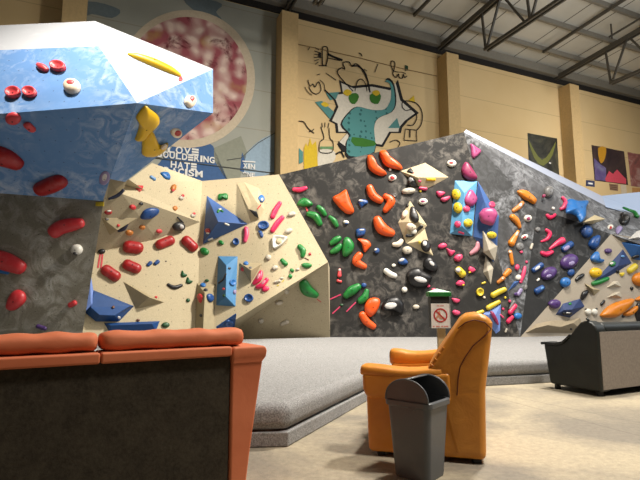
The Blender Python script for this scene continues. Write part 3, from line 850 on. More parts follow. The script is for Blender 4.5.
# ================================================================== CRASH MAT
carpet = fabric('mat carpet', (98, 97, 96), (164, 163, 161), 95.0, 0.3)
c0 = Z(288, 447, 0); c1_ = Z(200, 449.5, 0); c2_ = Z(384, 391.5, 0); c3_ = Z(545, 383, 0)
d = (c0 - c1_).normalized(); far = c0 - d * 6.5
d2 = (c3_ - c2_).normalized(); far2 = c2_ + d2 * 8.5
outline = [far, c0, c2_, far2] + [Vector((p.x, p.y + 0.05, 0)) for p in (Vector((far2.x + 0.4, E2.y, 0)), Vector((7.5, A3.y + (E2.y - A3.y) * 0.72, 0)), A3, H1, W1, Wz, Vector((far.x - 0.5, a2.y, 0)))]
e = empty('crash_mat', (0, 8, 0), 'grey carpeted crash mat spread below the bouldering walls', 'crash mat')
MB().prism([p + Vector((0, 0, 0.002)) for p in outline], (0, 0, 0.10)).build('lower_layer', carpet, e, bevel=0.008, seg=2)
o = MB().prism([p + Vector((0, 0, 0.104)) for p in outline], (0, 0, MT - 0.104)).build('upper_layer', carpet, e, smooth=True, bevel=0.075, seg=6)
# ================================================================== VOLUMES (they carry holds, so they come first)
volgrp = 'plywood volumes on the bouldering walls'
group(volgrp)
vcream = flat('cream volume paint', (192, 176, 140), 0.75)
vtan = flat('tan volume paint', (168, 153, 120), 0.8)
vblue = flat('deep blue volume paint', (16, 70, 132), 0.55)
vsteel = flat('steel blue volume paint', (72, 130, 176), 0.6)
vden = flat('denim blue volume paint', (64, 98, 156), 0.6)
vnavy = flat('navy volume paint', (42, 60, 104), 0.6)
vsky = flat('sky blue volume paint', (112, 140, 206), 0.65)
vaqua = flat('aqua blue volume paint', (96, 162, 204), 0.6)
vchalk = flat('chalked grey volume paint', (190, 180, 160), 0.85)
VOL('small tan wedge tucked under the lower corner of the blue overhang', vtan, [(109.5, 178.5), (127, 181.5), (122, 193), (106.5, 200)], [(116, 190, 0.035)], [(0, 1, 4), (1, 2, 4), (2, 3, 4), (3, 0, 4)])
VOL('flat tan triangle volume at the left end of the shaded cream underside', vtan, [(101, 217.5), (137.5, 218), (109.4, 235)], [(117.5, 230.3, 0.13)], [(0, 1, 3), (1, 2, 3), (2, 0, 3)])
VOL('tan pyramid volume with dark lower faces below the red pills', vtan, [(123, 281.4), (164.5, 302.4), (135.5, 309)], [(149.5, 297.5, 0.26)], [(0, 1, 3), (1, 2, 3), (2, 0, 3)])
VOL('big deep-blue hexagonal volume low on the cream wall above the sofa', vblue, [(92, 289.5), (134, 306.2), (119, 321.5), (96, 321.5), (85, 312.5), (88, 303)], [(94, 292, 0.16), (130, 306, 0.16), (114.5, 315.5, 0.24), (99.5, 315, 0.24), (90.8, 307.5, 0.2)],
    [(0, 1, 7, 6), (1, 2, 8, 7), (2, 3, 9, 8), (3, 4, 10, 9), (4, 5, 10), (5, 0, 6, 10), (6, 7, 8, 9, 10)])
VOL('light periwinkle slab volume on the edge of the grey wall', vsky, [(90, 270), (93.3, 290), (92.5, 304), (84, 312), (86.5, 291)], [(91, 303, 0.05)], [(0, 1, 5), (1, 2, 5), (2, 3, 5), (3, 4, 5), (4, 0, 5)], at=(94, 296))
VOL('long low deep-blue volume peeking above the sofa cushions', vblue, [(104, 323), (160, 321), (156, 331), (110, 333)], [(110, 325, 0.12), (152, 323.5, 0.12)], [(0, 1, 5, 4), (1, 2, 5), (2, 3, 4, 5), (3, 0, 4)])
VOL('tall narrow tan prism volume with a red drop hold on its dark face', vtan, [(196.3, 282.5), (216, 284), (214, 331), (194, 331)], [(204.8, 293, 0.24), (203, 331, 0.24)], [(0, 1, 4), (1, 2, 5, 4), (2, 3, 5), (3, 0, 4, 5)])
VOL('blue triangular volume at the lower wall seam beside the sofa arm', vblue, [(216.5, 328), (236.5, 314.5), (234, 332), (222, 334)], [(230, 325, 0.06)], [(0, 1, 4), (1, 2, 4), (2, 3, 4), (3, 0, 4)])
VOL('long upright steel-blue roof-shaped volume on the cream slab', vsteel, [(218, 256), (237.8, 256.3), (235.6, 306.6), (216.2, 305.3)], [(226.3, 265.5, 0.22), (225.8, 296.5, 0.22)], [(0, 1, 4), (1, 2, 5, 4), (2, 3, 5), (3, 0, 4, 5)])
VOL('large denim-blue pyramid volume at the top of the cream slab', vden, [(206.8, 195.5), (248, 224), (202.8, 244.3)], [(218.2, 221.7, 0.34)], [(0, 1, 3), (1, 2, 3), (2, 0, 3)])
VOL('large tan faceted volume with a black pocket near the cream slab top', vcream, [(236.6, 183), (244, 182), (259, 188), (264.5, 200), (264.7, 210), (259, 219.5), (250.8, 222)], [(251.5, 205, 0.20), (257, 202, 0.22), (249, 210, 0.22)],
    [(0, 1, 7), (1, 2, 8, 7), (2, 3, 8), (3, 4, 8), (4, 5, 8), (5, 6, 9, 8), (6, 0, 9), (0, 7, 9), (7, 8, 9)])
VOL('tan three-sided corner volume right of the upright steel-blue volume', vtan, [(239, 262.6), (262.3, 263), (250.8, 283)], [(251, 270.3, 0.22)], [(0, 1, 3), (1, 2, 3), (2, 0, 3)])
VOL('cream kite-shaped volume on the upper charcoal wall', vcream, [(400.5, 171), (425.2, 162.6), (449, 177.2), (424, 190.5)], [(417, 177.2, 0.15), (426, 177.5, 0.15)], [(0, 1, 4), (1, 2, 5), (1, 5, 4), (2, 3, 5), (3, 0, 4), (3, 4, 5)])
VOL('cream pentagon volume crowded with black and white holds', vcream, [(410, 200.5), (427.2, 225.5), (424.5, 229), (406, 243.8), (398, 222.5)], [(409, 222, 0.14), (418, 222, 0.14)], [(0, 1, 6, 5), (1, 2, 6), (2, 3, 5, 6), (3, 4, 5), (4, 0, 5)])
VOL('small cream wedge volume hanging under the pentagon volume', vcream, [(406.5, 243.5), (425, 228.5), (428.5, 241), (433.5, 256), (420, 251)], [(420, 241, 0.10)], [(0, 1, 5), (1, 2, 5), (2, 3, 5), (3, 4, 5), (4, 0, 5)])
VOL('aqua-blue box volume dotted with yellow, pink and mauve holds', vaqua, [(454.8, 180.5), (477.5, 181), (472.3, 236.5), (449.8, 234)], [(464.5, 193, 0.18), (462, 226, 0.18)], [(0, 1, 4), (1, 2, 5, 4), (2, 3, 5), (3, 0, 4, 5)])
VOL('tall blue blade-shaped volume right of the aqua box volume', vden, [(478, 181), (487, 196), (499, 216), (497, 250), (493.5, 262.5), (473, 236.5)], [(484, 200, 0.20), (494.5, 220, 0.22), (489, 240, 0.16)], [(0, 1, 6), (1, 2, 7, 6), (2, 3, 7), (3, 4, 8, 7), (4, 5, 8), (5, 0, 6, 8), (6, 7, 8)], at=(484, 222))
VOL('pale chalked wedge volume set on the tip of the blue blade', vchalk, [(483.3, 231), (491, 240), (497.6, 246), (495.5, 262), (484, 252)], [(489, 250, 0.10)], [(0, 1, 5), (1, 2, 5), (2, 3, 5), (3, 4, 5), (4, 0, 5)])
VOL('pale pointed spike volume below the blue blade', vchalk, [(485.5, 255.5), (493.5, 268), (491, 284.8), (483, 272.5)], [(488, 271, 0.10)], [(0, 1, 4), (1, 2, 4), (2, 3, 4), (3, 0, 4)])
VOL('small denim-blue spike volume above the long yellow pill', vden, [(507.5, 291.5), (514, 281.5), (521, 280), (516, 286)], [(515, 283, 0.06)], [(0, 1, 4), (1, 2, 4), (2, 3, 4), (3, 0, 4)])
VOL('blue triangular volume just behind the armchair top', vsky, [(501, 304), (500, 331), (496, 334), (482, 314)], [(495, 316, 0.08)], [(0, 1, 4), (1, 2, 4), (2, 3, 4), (3, 0, 4)])
VOL('flat cream kite volume on the chalky band beside the big blue hold', vcream, [(583, 222), (594.5, 214.8), (606, 219), (593.5, 223.5)], [(594, 220, 0.12)], [(0, 1, 4), (1, 2, 4), (2, 3, 4), (3, 0, 4)])
VOL('white wedge volume at the right picture edge under the green hold', flat('white volume paint', (214, 210, 204), 0.7), [(628, 239), (637, 231), (648, 228), (650, 241)], [(638, 237, 0.10)], [(0, 1, 4), (1, 2, 4), (2, 3, 4), (3, 0, 4)])
VOL('bright blue boxy volume at the right picture edge', flat('bright blue volume paint', (52, 112, 186), 0.55), [(621.3, 242.5), (640, 240), (652, 242), (652, 262), (632.5, 259.5)], [(640, 246, 0.16), (648, 246, 0.16)], [(0, 1, 5), (1, 2, 6, 5), (2, 3, 6), (3, 4, 5, 6), (4, 0, 5)])
VOL('large navy triangle volume on the beige wall', vnavy, [(623, 249), (632, 263), (611, 275.5), (592, 283.5)], [(618, 266, 0.06)], [(0, 1, 4), (1, 2, 4), (2, 3, 4), (3, 0, 4)])
VOL('navy pentagon volume low on the beige wall beside a purple hold', vnavy, [(555.6, 314.7), (563, 303.5), (580, 298.6), (584.8, 306.3), (569.7, 317.8)], [(564, 310, 0.10), (572, 309.5, 0.14)], [(0, 1, 5), (1, 2, 6, 5), (2, 3, 6), (3, 4, 6), (4, 0, 5, 6)])
VOL('small tan pyramid volume in the middle of the beige wall', vtan, [(584, 283), (600.5, 290), (594.3, 295.7)], [(592.5, 289, 0.12)], [(0, 1, 3), (1, 2, 3), (2, 0, 3)])
VOL('upper of two pale grey wedge volumes on the beige wall', vchalk, [(606, 288), (613, 281.5), (618, 281), (622, 287)], [(615, 284, 0.10)], [(0, 1, 4), (1, 2, 4), (2, 3, 4), (3, 0, 4)])
VOL('lower of two pale grey wedge volumes on the beige wall', vchalk, [(606, 298), (615, 292), (620, 291.5), (622.5, 298)], [(616, 294.5, 0.10)], [(0, 1, 4), (1, 2, 4), (2, 3, 4), (3, 0, 4)])
VOL('lumpy tan ledge volume along the foot of the beige wall', flat('ledge paint', (150, 136, 112), 0.85), [(525, 333), (536, 324), (552, 320.5), (566, 320), (580, 318), (586, 333)], [(536, 328, 0.10), (548, 325, 0.15), (560, 327, 0.11), (573, 323, 0.15)], [(0, 1, 6), (1, 2, 7, 6), (2, 3, 8, 7), (3, 4, 9, 8), (4, 5, 9), (5, 0, 6, 7, 8, 9)])

# ================================================================== HOLDS
# ---- blue overhang
group('holds on the blue overhang')
S('narrow tilted red saucer hold, upper left one of the top pair', 'salmon', [(38.5, 65, 2.0), (43, 68, 3.0), (47, 70.2, 2.0)], 0.8)
E('round red saucer hold touching the tilted one near the white top', 'salmon', 58.5, 67.2, 8.3, 4.9, 6, 0.55, DISH)
E('oval red saucer hold, left one of the lower pair on light blue', 'salmon', 14, 93.5, 8, 5.4, -10, 0.55, DISH)
E('round red saucer hold, right one of the lower pair on light blue', 'salmon', 30.3, 93, 7.4, 5.2, 4, 0.55, DISH)
E('cream round hold with a pink patch on the light blue front', 'cream', 72.5, 87.3, 8.6, 7.0, 0, 0.7, patch=[('grip_patch', 'pink patch', 'salmon', 71, 83.2, 4.6, 2.8, 0)])
S('long yellow banana hold on the white triangular panel', 'yellow', [(129, 54.6, 1.6), (138, 58, 3.8), (154, 64.3, 4.8), (170, 71.3, 4.2), (179, 75.6, 2.4)], 0.8)
E('tiny pink hold at the lower tip of the yellow banana hold', 'salmon', 180.6, 79.3, 2.0, 2.2)
OUT('cream hold with a pink patch near the right corner of the overhang', 'cream', [(184, 101.2), (186.2, 96.4), (192.5, 96), (195.2, 100.6), (193.7, 105.8), (189.4, 108.1), (185, 104.6)], 0.7, patch=[('grip_patch', 'pink patch', 'salmon', 191.6, 98.8, 2.4, 3.0, 30)])
E('round red hold on the light triangle of the overhang underside', 'salmon', 13.5, 118, 8, 5.8, 4, 0.6)
S('small red hold at the edge of the light underside triangle', 'salmon', [(28, 124.5, 3.6), (32.5, 129, 3.2)], 0.8)
S('big red pill hold cut off by the left picture edge on dark blue', 'red', [(-8, 151, 9), (6, 155.5, 9), (17, 162, 6.8)], 0.9)
S('big red pill hold tilted upward near the lower edge of the overhang', 'red', [(41, 188, 6.6), (52, 183.5, 7.2), (61, 179.5, 6.6)], 0.9)
OUT('larger upper yellow fin hold on the overhang corner', 'yellow', [(144.4, 105.6), (150, 108.7), (157.5, 114.4), (158.8, 120), (155, 125.5), (147.5, 132), (142.5, 138.7), (135, 139.4), (136, 135.6), (138.7, 127.5), (138.5, 122), (136, 116.3)], 0.5)
OUT('smaller lower yellow fin hold with a pale curved tail', 'yellow', [(148.7, 132), (153, 132), (156, 138), (160, 145), (167.5, 142.5), (165, 148), (158, 153.5), (150, 155.5), (142, 154), (141.8, 147), (142.4, 139.7)], 0.5, patch=[('chalk_or_glint_patch', 'pale chalked tail', 'cream', 163.5, 146.5, 3.8, 1.6, -35)])
E('cream hold with a dark red pocket beside the yellow fin holds', 'cream', 176, 132.3, 5.8, 4.3, 8, 0.7, patch=[('pocket', 'dark red pocket', 'red', 177.6, 133.2, 3.6, 2.6, -15)])
S('dark blue sliver hold curving under the small tan wedge', 'navy', [(109, 198.6, 1.2), (117, 195.5, 1.9), (123, 190, 1.6)], 0.8)
E('chalk-whitened smooth pad hold at the lower corner of the overhang', 'lilac', 104.5, 178, 5.2, 7.2, 18, 0.18, patch=[('chalk_or_glint_patch', 'white chalk', 'chalk', 104.5, 177.5, 2.6, 4, 18)])
tag(MB().box(cast(100, 204.2)[0] + cast(100, 204.2)[1] * 0.008, 0.14, 0.02, 0.07).build('route_tape', flat('yellow tape', PAL['lemon'], 0.6)), 'short yellow tape patch at the top of the grey wall', 'tape')

# ---- grey wall under it
group('holds on the grey wall under the overhang')
S('long lumpy red hold near the right edge of the grey wall', 'coral', [(55, 232, 6.2), (62, 227.5, 6.4), (72, 225, 6), (81, 223.4, 4.6)], 0.8)
S('long red hold at the left picture edge above the blue strip', 'coral', [(-6, 258, 7.6), (8, 262, 7.6), (21, 267.5, 6)], 0.8)
S('thin light blue strip hold under the long red hold', 'mblue', [(-4, 269.5, 2.6), (8, 272, 2)], 0.6)
OUT('red teardrop hold low on the grey wall', 'coral', [(7.5, 308.7), (8.7, 300), (13.7, 291.5), (20, 289.7), (25.6, 293.7), (26.2, 300), (21.2, 306.2), (13.7, 310.6)], 0.6)
S('little red hold alone near the light periwinkle slab', 'coral', [(70.3, 305.2, 2.3), (75, 302.8, 2.5)], 0.9)
E('grey-white knob hold with a dark pocket on the grey wall', 'white', 77.2, 249.8, 5.8, 5.6, 0, 0.8, patch=[('pocket', 'dark pocket', 'dark', 75.4, 253.6, 2.6, 1.6, 20)])
S('purple nub hold just showing above the terracotta cushion', 'purple', [(38, 326.2, 1.8), (45.5, 328.5, 1.8)], 0.9)

# ---- cream wall, upper slope
group('holds on the bright upper slope of the cream wall')
S('tiny pale blue hold, left of the two blue holds near the slope top', 'sky', [(150.6, 177, 1.6), (154, 179.4, 1.9)], 0.9)
OUT('medium blue hold right of the tiny pale one near the slope top', 'mblue', [(160.2, 173), (164, 172), (168, 173), (170, 177), (169.6, 179.6), (166, 179.2), (163, 177)], 0.6)
OUT('red funnel-shaped hold on the left of the bright slope', 'coral', [(134.8, 186.2), (138.5, 185.6), (142.7, 186.4), (141.2, 190.4), (139, 192.4), (136.6, 190)], 0.8)
E('orange knob hold in the middle of the bright slope', 'tang', 173, 188, 2.6, 3.7, 15, 0.9, patch=[('grip_patch', 'dark orange patch', 'coral', 173, 190.4, 1.4, 1.3, 0)])
E('white knob with red tip just under the orange knob hold', 'greyw', 181, 198, 2.7, 2.3, 0, 0.9, patch=[('grip_patch', 'red tip', 'coral', 182.8, 195.7, 1.6, 1.5, 0)])
E('orange nub hold close to the lip of the bright slope', 'tang', 174.6, 208.5, 2.3, 2.5, 0, 0.9)
E('white knob with red tip near the right point of the slope', 'greyw', 192.8, 215.6, 2.6, 2.1, 0, 0.9, patch=[('grip_patch', 'red tip', 'coral', 194, 213.7, 1.5, 1.4, 0)])
# ---- shaded underside
group('holds on the shaded cream underside')
E('red and white hold at the left end of the shaded underside', 'red', 108, 212, 3.9, 2.0, -5, 0.9, patch=[('grip_patch', 'white band', 'white', 109, 210.8, 2.4, 0.8, -5)])
E('small red hold right of the red and white one', 'coral', 132.5, 207, 3.3, 2.4, 10, 0.9)
E('tiny black hold under the lip of the bright slope', 'dark', 141, 203.6, 2.2, 1.4, 0, 0.9)
OUT('large deep blue hold under the lip of the bright slope', 'blue', [(140.2, 217), (143.5, 210.6), (151, 207.6), (158.5, 209), (157, 213.6), (149, 218.4), (142, 218.8)], 0.6)
o_ = E('black and grey ball hold hanging at the underside tip', 'dark', 178.3, 226.2, 6.2, 4.4, -12, 0.9, patch=[('chalk_or_glint_patch', 'pale chalk', 'chalk', 181.2, 226.5, 2.4, 2.2, 0)])
S('thin black stick-shaped hold above the black and grey ball', 'dark', [(177.5, 217.2, 0.8), (183, 222.6, 0.8)], 1.0)
E('orange-brown hold, leftmost of three in a row on the underside', 'tang', 129.2, 232.3, 4.0, 2.6, -5, 0.8)
E('orange-brown hold, middle of three in a row on the underside', 'tang', 142, 227, 3.1, 2.2, -5, 0.8)
E('rust-red hold, rightmost of three in a row on the underside', 'salmon', 159, 231, 3.0, 1.9, 0, 0.8)
S('dark navy S-shaped hold at the tip of the flat tan triangle', 'navy', [(118.5, 230.6, 1.5), (123.5, 228, 2.2), (127, 223.6, 1.4)], 0.9)
E('red dot hold on the flat tan triangle', 'coral', 118.3, 225.4, 1.5, 1.4, 0, 0.9)
E('small grey hold at the upper edge of the flat tan triangle', 'grey', 107, 219.2, 2.2, 1.2, 0, 0.9)

# ---- lower cream wall
group('holds on the lower left of the cream wall')
S('red pill hold, uppermost of the left three', 'red', [(127.5, 247.3, 5.9), (138.5, 248.6, 5.6)], 0.95)
S('red pill hold, middle one, directly below the uppermost pill', 'red', [(126.5, 264.8, 5), (137, 269.3, 4.9)], 0.95)
S('red pill hold, lowest of the left three, above the blue hexagon', 'red', [(105.5, 270.3, 5.2), (116, 277.2, 5)], 0.95)
S('red pill hold tilted up to the right under the underside shadow', 'red', [(159, 245.3, 4.7), (170.5, 240.8, 4.8)], 0.95)
S('red pill hold tilted down to the right beside the denim pyramid', 'red', [(185.4, 240.6, 4.9), (193.4, 248, 4.9)], 0.95)
E('black half-dome hold with two pink tape strips below it', 'black', 101.6, 251.6, 3.7, 2.5, 0, 0.9)
TAPE('left pink tape strip under the black half-dome hold', 'salmon', (100.2, 254.2), (98, 268), 0.7)
TAPE('right pink tape strip under the black half-dome hold', 'salmon', (102.6, 254.4), (101, 268.5), 0.7)
S('left of two little blue holds beside the middle red pill', 'blue', [(148, 265.3, 1.6), (150.6, 262.8, 1.9)], 0.9)
S('right of two little blue holds beside the middle red pill', 'blue', [(155.2, 263.8, 1.7), (158, 261.5, 1.9)], 0.9)
E('tiny dark dot hold under the tilted red pills', 'dark', 166, 261.3, 0.9, 0.7)
S('black smiling crescent hold left of the tan prism', 'black', [(168, 284.6, 1.5), (172, 287, 1.9), (176, 287.4, 2.0), (181.5, 285.3, 1.5)], 0.8)
OUT('upper of two dark green fin holds beside the black crescent', 'dgreen', [(180.8, 275.8), (182, 270.5), (184, 273.5), (187.4, 275.2), (184, 277.4)], 0.8)
OUT('lower of two dark green fin holds beside the black crescent', 'dgreen', [(185.8, 282.8), (187.4, 277), (189.4, 280), (192.8, 281.4), (190, 283.8)], 0.8)
E('small black-green knob hold below the green fins', 'dgreen', 188, 300.3, 2.1, 1.9, 0, 0.9)
E('green dome hold peeking over the sofa cushion', 'dgreen', 165.6, 325, 4.0, 2.6, 0, 0.9)
E('red dot hold near the peak of the tan pyramid volume', 'coral', 156, 297.3, 1.5, 1.4, 0, 0.9)
E('round grey bolt-like hold on the deep blue hexagon', 'brown', 113.3, 307.2, 1.5, 1.4, 0, 0.7)
E('white chalky nub at the lower corner of the deep blue hexagon', 'chalk', 119, 317.5, 1.5, 1.5, 0, 0.6)
E('small brown knob hold above the long low blue volume', 'brown', 138, 320.2, 1.9, 1.3, 0, 0.9)

# ---- seam prism
group('holds around the narrow tan prism')
OUT('red drop hold on the dark face of the narrow tan prism', 'coral', [(197.6, 295.5), (200.5, 293.5), (203, 296), (202.4, 299.5), (200.8, 303.2), (198.8, 299.5)], 0.7)
E('chalky blue hold at the top of the narrow tan prism', 'mblue', 203, 285.4, 3.0, 1.9, 0, 0.8)
E('dark green nub above the chalky blue hold', 'dgreen', 207, 280.6, 2.2, 1.3, 0, 0.9)
E('dark brown nub just under the chalky blue hold', 'dark', 205.8, 290.2, 2.2, 1.2, 0, 0.9)
OUT('blue rounded hold on the light face of the narrow tan prism', 'blue', [(206.6, 295), (209.8, 293.6), (213, 296.4), (213, 300.6), (209.6, 302.2), (207, 299.4)], 0.7)
E('tiny dark nub low on the narrow tan prism', 'dark', 201, 315.5, 1.2, 1.6, 0, 0.9)
E('blue round dish hold inside the blue triangle by the sofa arm', 'blue', 229, 323.5, 4.2, 3.8, 0, 0.4, DISH)

# ---- on and around the steel-blue roof volume
group('holds on the upright steel-blue volume')
S('dark slit-like curved hold on the shaded face of the steel-blue volume', 'dark', [(218.8, 283, 0.9), (223.5, 279.5, 1.0), (226, 274, 0.9)], 0.9)
E('black nub hold on the ridge of the steel-blue volume', 'dark', 229.3, 268.3, 1.5, 1.1, 0, 0.9)
E('blue round dish hold on the lit face of the steel-blue volume', 'mblue', 232.3, 282.5, 3.2, 3.2, 0, 0.5, DISH)
E('pink nub on the shaded face of the steel-blue volume', 'salmon', 223.8, 289, 1.2, 1.3, 0, 0.9)
E('green nub low on the shaded face of the steel-blue volume', 'dgreen', 224, 295.7, 1.2, 1.5, 0, 0.9)
E('pale lilac nub low on the lit face of the steel-blue volume', 'lilac', 234.4, 292, 1.5, 2.3, 0, 0.9)

# ---- cream slab
group('holds on the cream slab')
S('green and white horseshoe hold on the lit face of the denim pyramid', 'green', [(217.6, 212.5, 1.1), (219.5, 210.2, 1.4), (222.6, 211.8, 1.1)], 0.9, patch=[('chalk_or_glint_patch', 'white chalk', 'chalk', 220, 209.3, 1.6, 0.8, 0)])
S('white and green sliver hold on the lower face of the denim pyramid', 'white', [(225, 223.4, 0.9), (228.6, 225, 1.0)], 0.9)
E('red and white knob hold on the left face of the denim pyramid', 'coral', 208.2, 230.8, 2.4, 2.4, 0, 0.8, patch=[('grip_patch', 'white foot', 'white', 207.8, 233.3, 1.3, 0.9, 0)])
S('pale green sliver hold at the foot of the denim pyramid', 'greyw', [(208.5, 239.8, 1.1), (212.3, 238.5, 1.1)], 0.9)
OUT('green horseshoe hold above the denim pyramid', 'green', [(217.8, 199.6), (218.6, 194.8), (223, 194), (227.4, 194), (227.8, 199), (225.4, 199.6), (223, 198.4), (220.6, 200)], 0.7)
OUT('black triangular pocket hold on the large tan faceted volume', 'black', [(248.8, 209.2), (256.8, 211.4), (258.6, 218.2), (254.6, 216.2)], 0.5, smooth=False)
OUT('light blue hold on the right facet of the large tan volume', 'mblue', [(258, 198), (260.6, 195), (263.6, 197.6), (263.6, 201.6), (260.6, 202.2)], 0.8, patch=[('chalk_or_glint_patch', 'white chalk', 'chalk', 262, 199.5, 1.2, 1.6, 0)])
TAPE('pink chalk-like tape mark on the large tan volume', 'salmon', (257.2, 209), (261, 204.5), 0.5)
S('pink banana hold, highest of three on the slab', 'pink', [(280, 203.2, 2.2), (275.5, 210.5, 2.8), (272.4, 217.5, 2.4)], 0.8)
S('pink banana hold, middle of three, right of the blue oval dish', 'pink', [(282.6, 217.5, 2.4), (277, 224, 2.9), (272.4, 231, 2.5)], 0.8)
S('pink banana hold upright at the tip of the denim pyramid', 'rose', [(246, 228.4, 2.2), (246.4, 235, 2.5), (245, 241.3, 2.0)], 0.8)
E('blue oval dish hold between the pink bananas', 'blue', 263.6, 225.6, 6.0, 4.5, -8, 0.45, DISH)
OUT('small blue comma hold under the blue oval dish', 'blue', [(258, 231.2), (260.8, 230.8), (263.4, 234), (262.6, 237.6), (260.4, 237), (259.6, 234)], 0.7)
E('small blue cup hold right of the denim pyramid foot', 'blue', 236.2, 242, 3.4, 3.6, 0, 0.6, DISH)
OUT('pale grey hold, upper one near the slab edge', 'greyw', [(287.5, 216), (289, 213), (293, 211.6), (296, 213.6), (294.4, 216), (290, 217)], 0.8)
OUT('pale grey hold, second from top near the slab edge', 'greyw', [(284.4, 232.6), (286.6, 229.4), (290.6, 228.2), (292.6, 230.6), (289.6, 233.6), (286.6, 234)], 0.8)
OUT('big white triangular ring hold on the cream slab', 'white', [(272.8, 236.8), (280, 236), (287.8, 237.4), (285.6, 241.8), (280.6, 246.6), (274.6, 249.6), (272.6, 247.6)], 0.5, DISH, patch=[('pocket', 'hole showing the wall', 'hole', 279.2, 241.4, 3.6, 3.0, 0, 0.45)])
E('small white wedge hold under the ring hold', 'greyw', 268.4, 257.6, 3.0, 2.8, -40, 0.8)
E('small lilac-white hold below the white wedge hold', 'greyw', 275, 268, 3.4, 2.4, -20, 0.8)
S('green bent hold nearest the slab right corner, uppermost', 'green', [(299.5, 246.5, 2.6), (303.2, 251, 3.0), (302.4, 256.5, 2.2)], 0.9)
S('green two-lobed hold in the middle of the slab', 'green', [(282, 260.3, 2.2), (285.8, 264.4, 2.5)], 0.9)
OUT('green wedge hold along the slab fold', 'green', [(301.4, 264.4), (305.6, 263), (311.6, 264.4), (311, 267), (306.4, 268.4), (302.6, 267)], 0.8)
E('small green nub left of the green wedge, upper', 'green', 292, 270.4, 2.3, 1.9, 30, 0.9)
E('small green nub left of the green wedge, lower', 'green', 290.4, 276.3, 2.1, 2.2, 20, 0.9)
E('cream nub between the green nubs and the green wedge', 'greyw', 297.6, 269.4, 2.0, 1.3, 0, 0.9)
E('red dot hold near the corner of the cream slab', 'coral', 310, 254, 1.5, 1.4, 0, 0.9)
S('thin dark stick hold under the uppermost green bent hold', 'brown', [(305, 258, 0.5), (308.8, 260, 0.5)], 1.0)
S('pale grey hold with yellow tape dots near the slab fold', 'greyw', [(274.8, 282.4, 1.3), (279.6, 281, 1.7)], 0.9)
E('flat cream chip hold right of the pale grey taped one', 'greyw', 281.5, 278.3, 2.2, 1.0, 0, 0.9)
TAPE('left yellow tape dot on the slab fold', 'lemon', (277, 285.8), (278.8, 285.2), 0.5)
TAPE('right yellow tape dot on the slab fold', 'lemon', (282, 282.2), (284, 280), 0.4)
E('blue-white hold on the top face of the tan corner volume', 'mblue', 246, 263.6, 2.6, 1.7, 0, 0.8)
E('pink hold on the left face of the tan corner volume', 'salmon', 242.5, 269.3, 1.9, 2.2, 20, 0.8)
E('grey nub at the peak of the tan corner volume', 'grey', 250.6, 267.8, 1.5, 0.9, 0, 0.8)
S('rose crescent hold, largest of the three under the corner volume', 'pink', [(261, 272, 2.0), (259, 278.5, 3.4), (254, 283.5, 2.0)], 0.7, patch=[('chalk_or_glint_patch', 'pale chalk streak', 'lpink', 258.4, 276.5, 1.4, 3.4, 25)])
S('rose crescent hold, second of the three under the corner volume', 'pink', [(267, 279.6, 2.2), (262, 285.3, 2.8), (257, 287, 2.0)], 0.7, patch=[('chalk_or_glint_patch', 'pale chalk streak', 'lpink', 263.4, 282.6, 1.3, 3.0, 45)])
E('small rose bean hold, third of the three under the corner volume', 'pink', 265.6, 289, 3.9, 2.6, -18, 0.7)
E('deep blue round dish hold low on the cream slab', 'blue', 249, 298.2, 4.8, 4.2, 0, 0.5, DISH)
E('green half-moon hold left of the denim pyramid foot', 'green', 204.6, 251.6, 4.7, 3.6, 20, 0.8)
E('small green leaf hold under the denim pyramid', 'green', 221.2, 242.7, 3.0, 2.0, 35, 0.8)

# ---- lower undercut panel
group('holds on the lower undercut cream panel')
S('big glossy green bean hold at the right of the undercut panel', 'green', [(303.6, 282.4, 4.6), (307, 289.5, 6.0), (316, 294.8, 3.4)], 0.8)
E('cream nub hold, highest on the undercut panel', 'greyw', 286.6, 291.6, 2.3, 2.1, 0, 0.9)
E('cream oval hold in the middle of the undercut panel', 'greyw', 279.2, 302.4, 3.8, 2.3, -10, 0.9)
E('cream round hold at the lower left of the undercut panel', 'greyw', 261, 320.7, 2.7, 2.5, 0, 0.9)
S('cream two-part hold at the foot of the undercut panel', 'greyw', [(281.5, 324, 1.9), (287, 321.4, 2.4)], 0.9)
TAPE('small red tape mark beside the big green bean hold', 'coral', (317, 299), (321, 302), 0.35)

# ---- charcoal wall, left part
group('holds on the left half of the charcoal wall')
S('pink pill hold alone at the top left of the charcoal wall', 'pink', [(293.6, 189.5, 1.9), (300, 190, 2.5), (306, 188, 1.9)], 0.8)
OUT('green cap-shaped hold, highest of the green group', 'green', [(297, 204.8), (299.6, 200), (304.4, 198), (309.6, 200.4), (313, 204.6), (308.6, 206.4), (302, 206.4)], 0.7)
TAPE('pink tape bit between the two upper green holds', 'salmon', (306, 207.2), (307.6, 211.4), 0.7)
S('green curved hold under the green cap', 'green', [(308.4, 213.8, 2.6), (315.5, 216.5, 3.6), (320, 224, 2.6)], 0.8)
S('green slim hold right of the green cap', 'green', [(318, 206.8, 2.0), (322, 210.4, 2.7), (325.3, 215, 1.8)], 0.8)
S('green slim hold lowest in the upper green chain', 'green', [(329.6, 216.8, 1.6), (334, 221, 2.7), (336.8, 226, 2.0)], 0.8)
OUT('big orange wedge hold alone on the left', 'orange', [(332.5, 198), (339, 194), (345.5, 189.8), (347.6, 193), (350.6, 202), (354, 211), (351, 214.2), (345, 213), (337.6, 206)], 0.5)
OUT('blue and white flake hold right of the big orange wedge', 'blue', [(358, 201.6), (361, 199.4), (366.8, 200.6), (367.6, 203.4), (363.4, 205.6), (361, 208)], 0.7, patch=[('chalk_or_glint_patch', 'white chalk', 'chalk', 361, 200.8, 2.6, 1.2, 10)])
E('tiny white and blue hold under the big orange wedge', 'white', 346, 222.2, 3.0, 1.9, 10, 0.8, patch=[('grip_patch', 'blue lower half', 'blue', 346.4, 223.4, 1.8, 0.9, 0)])
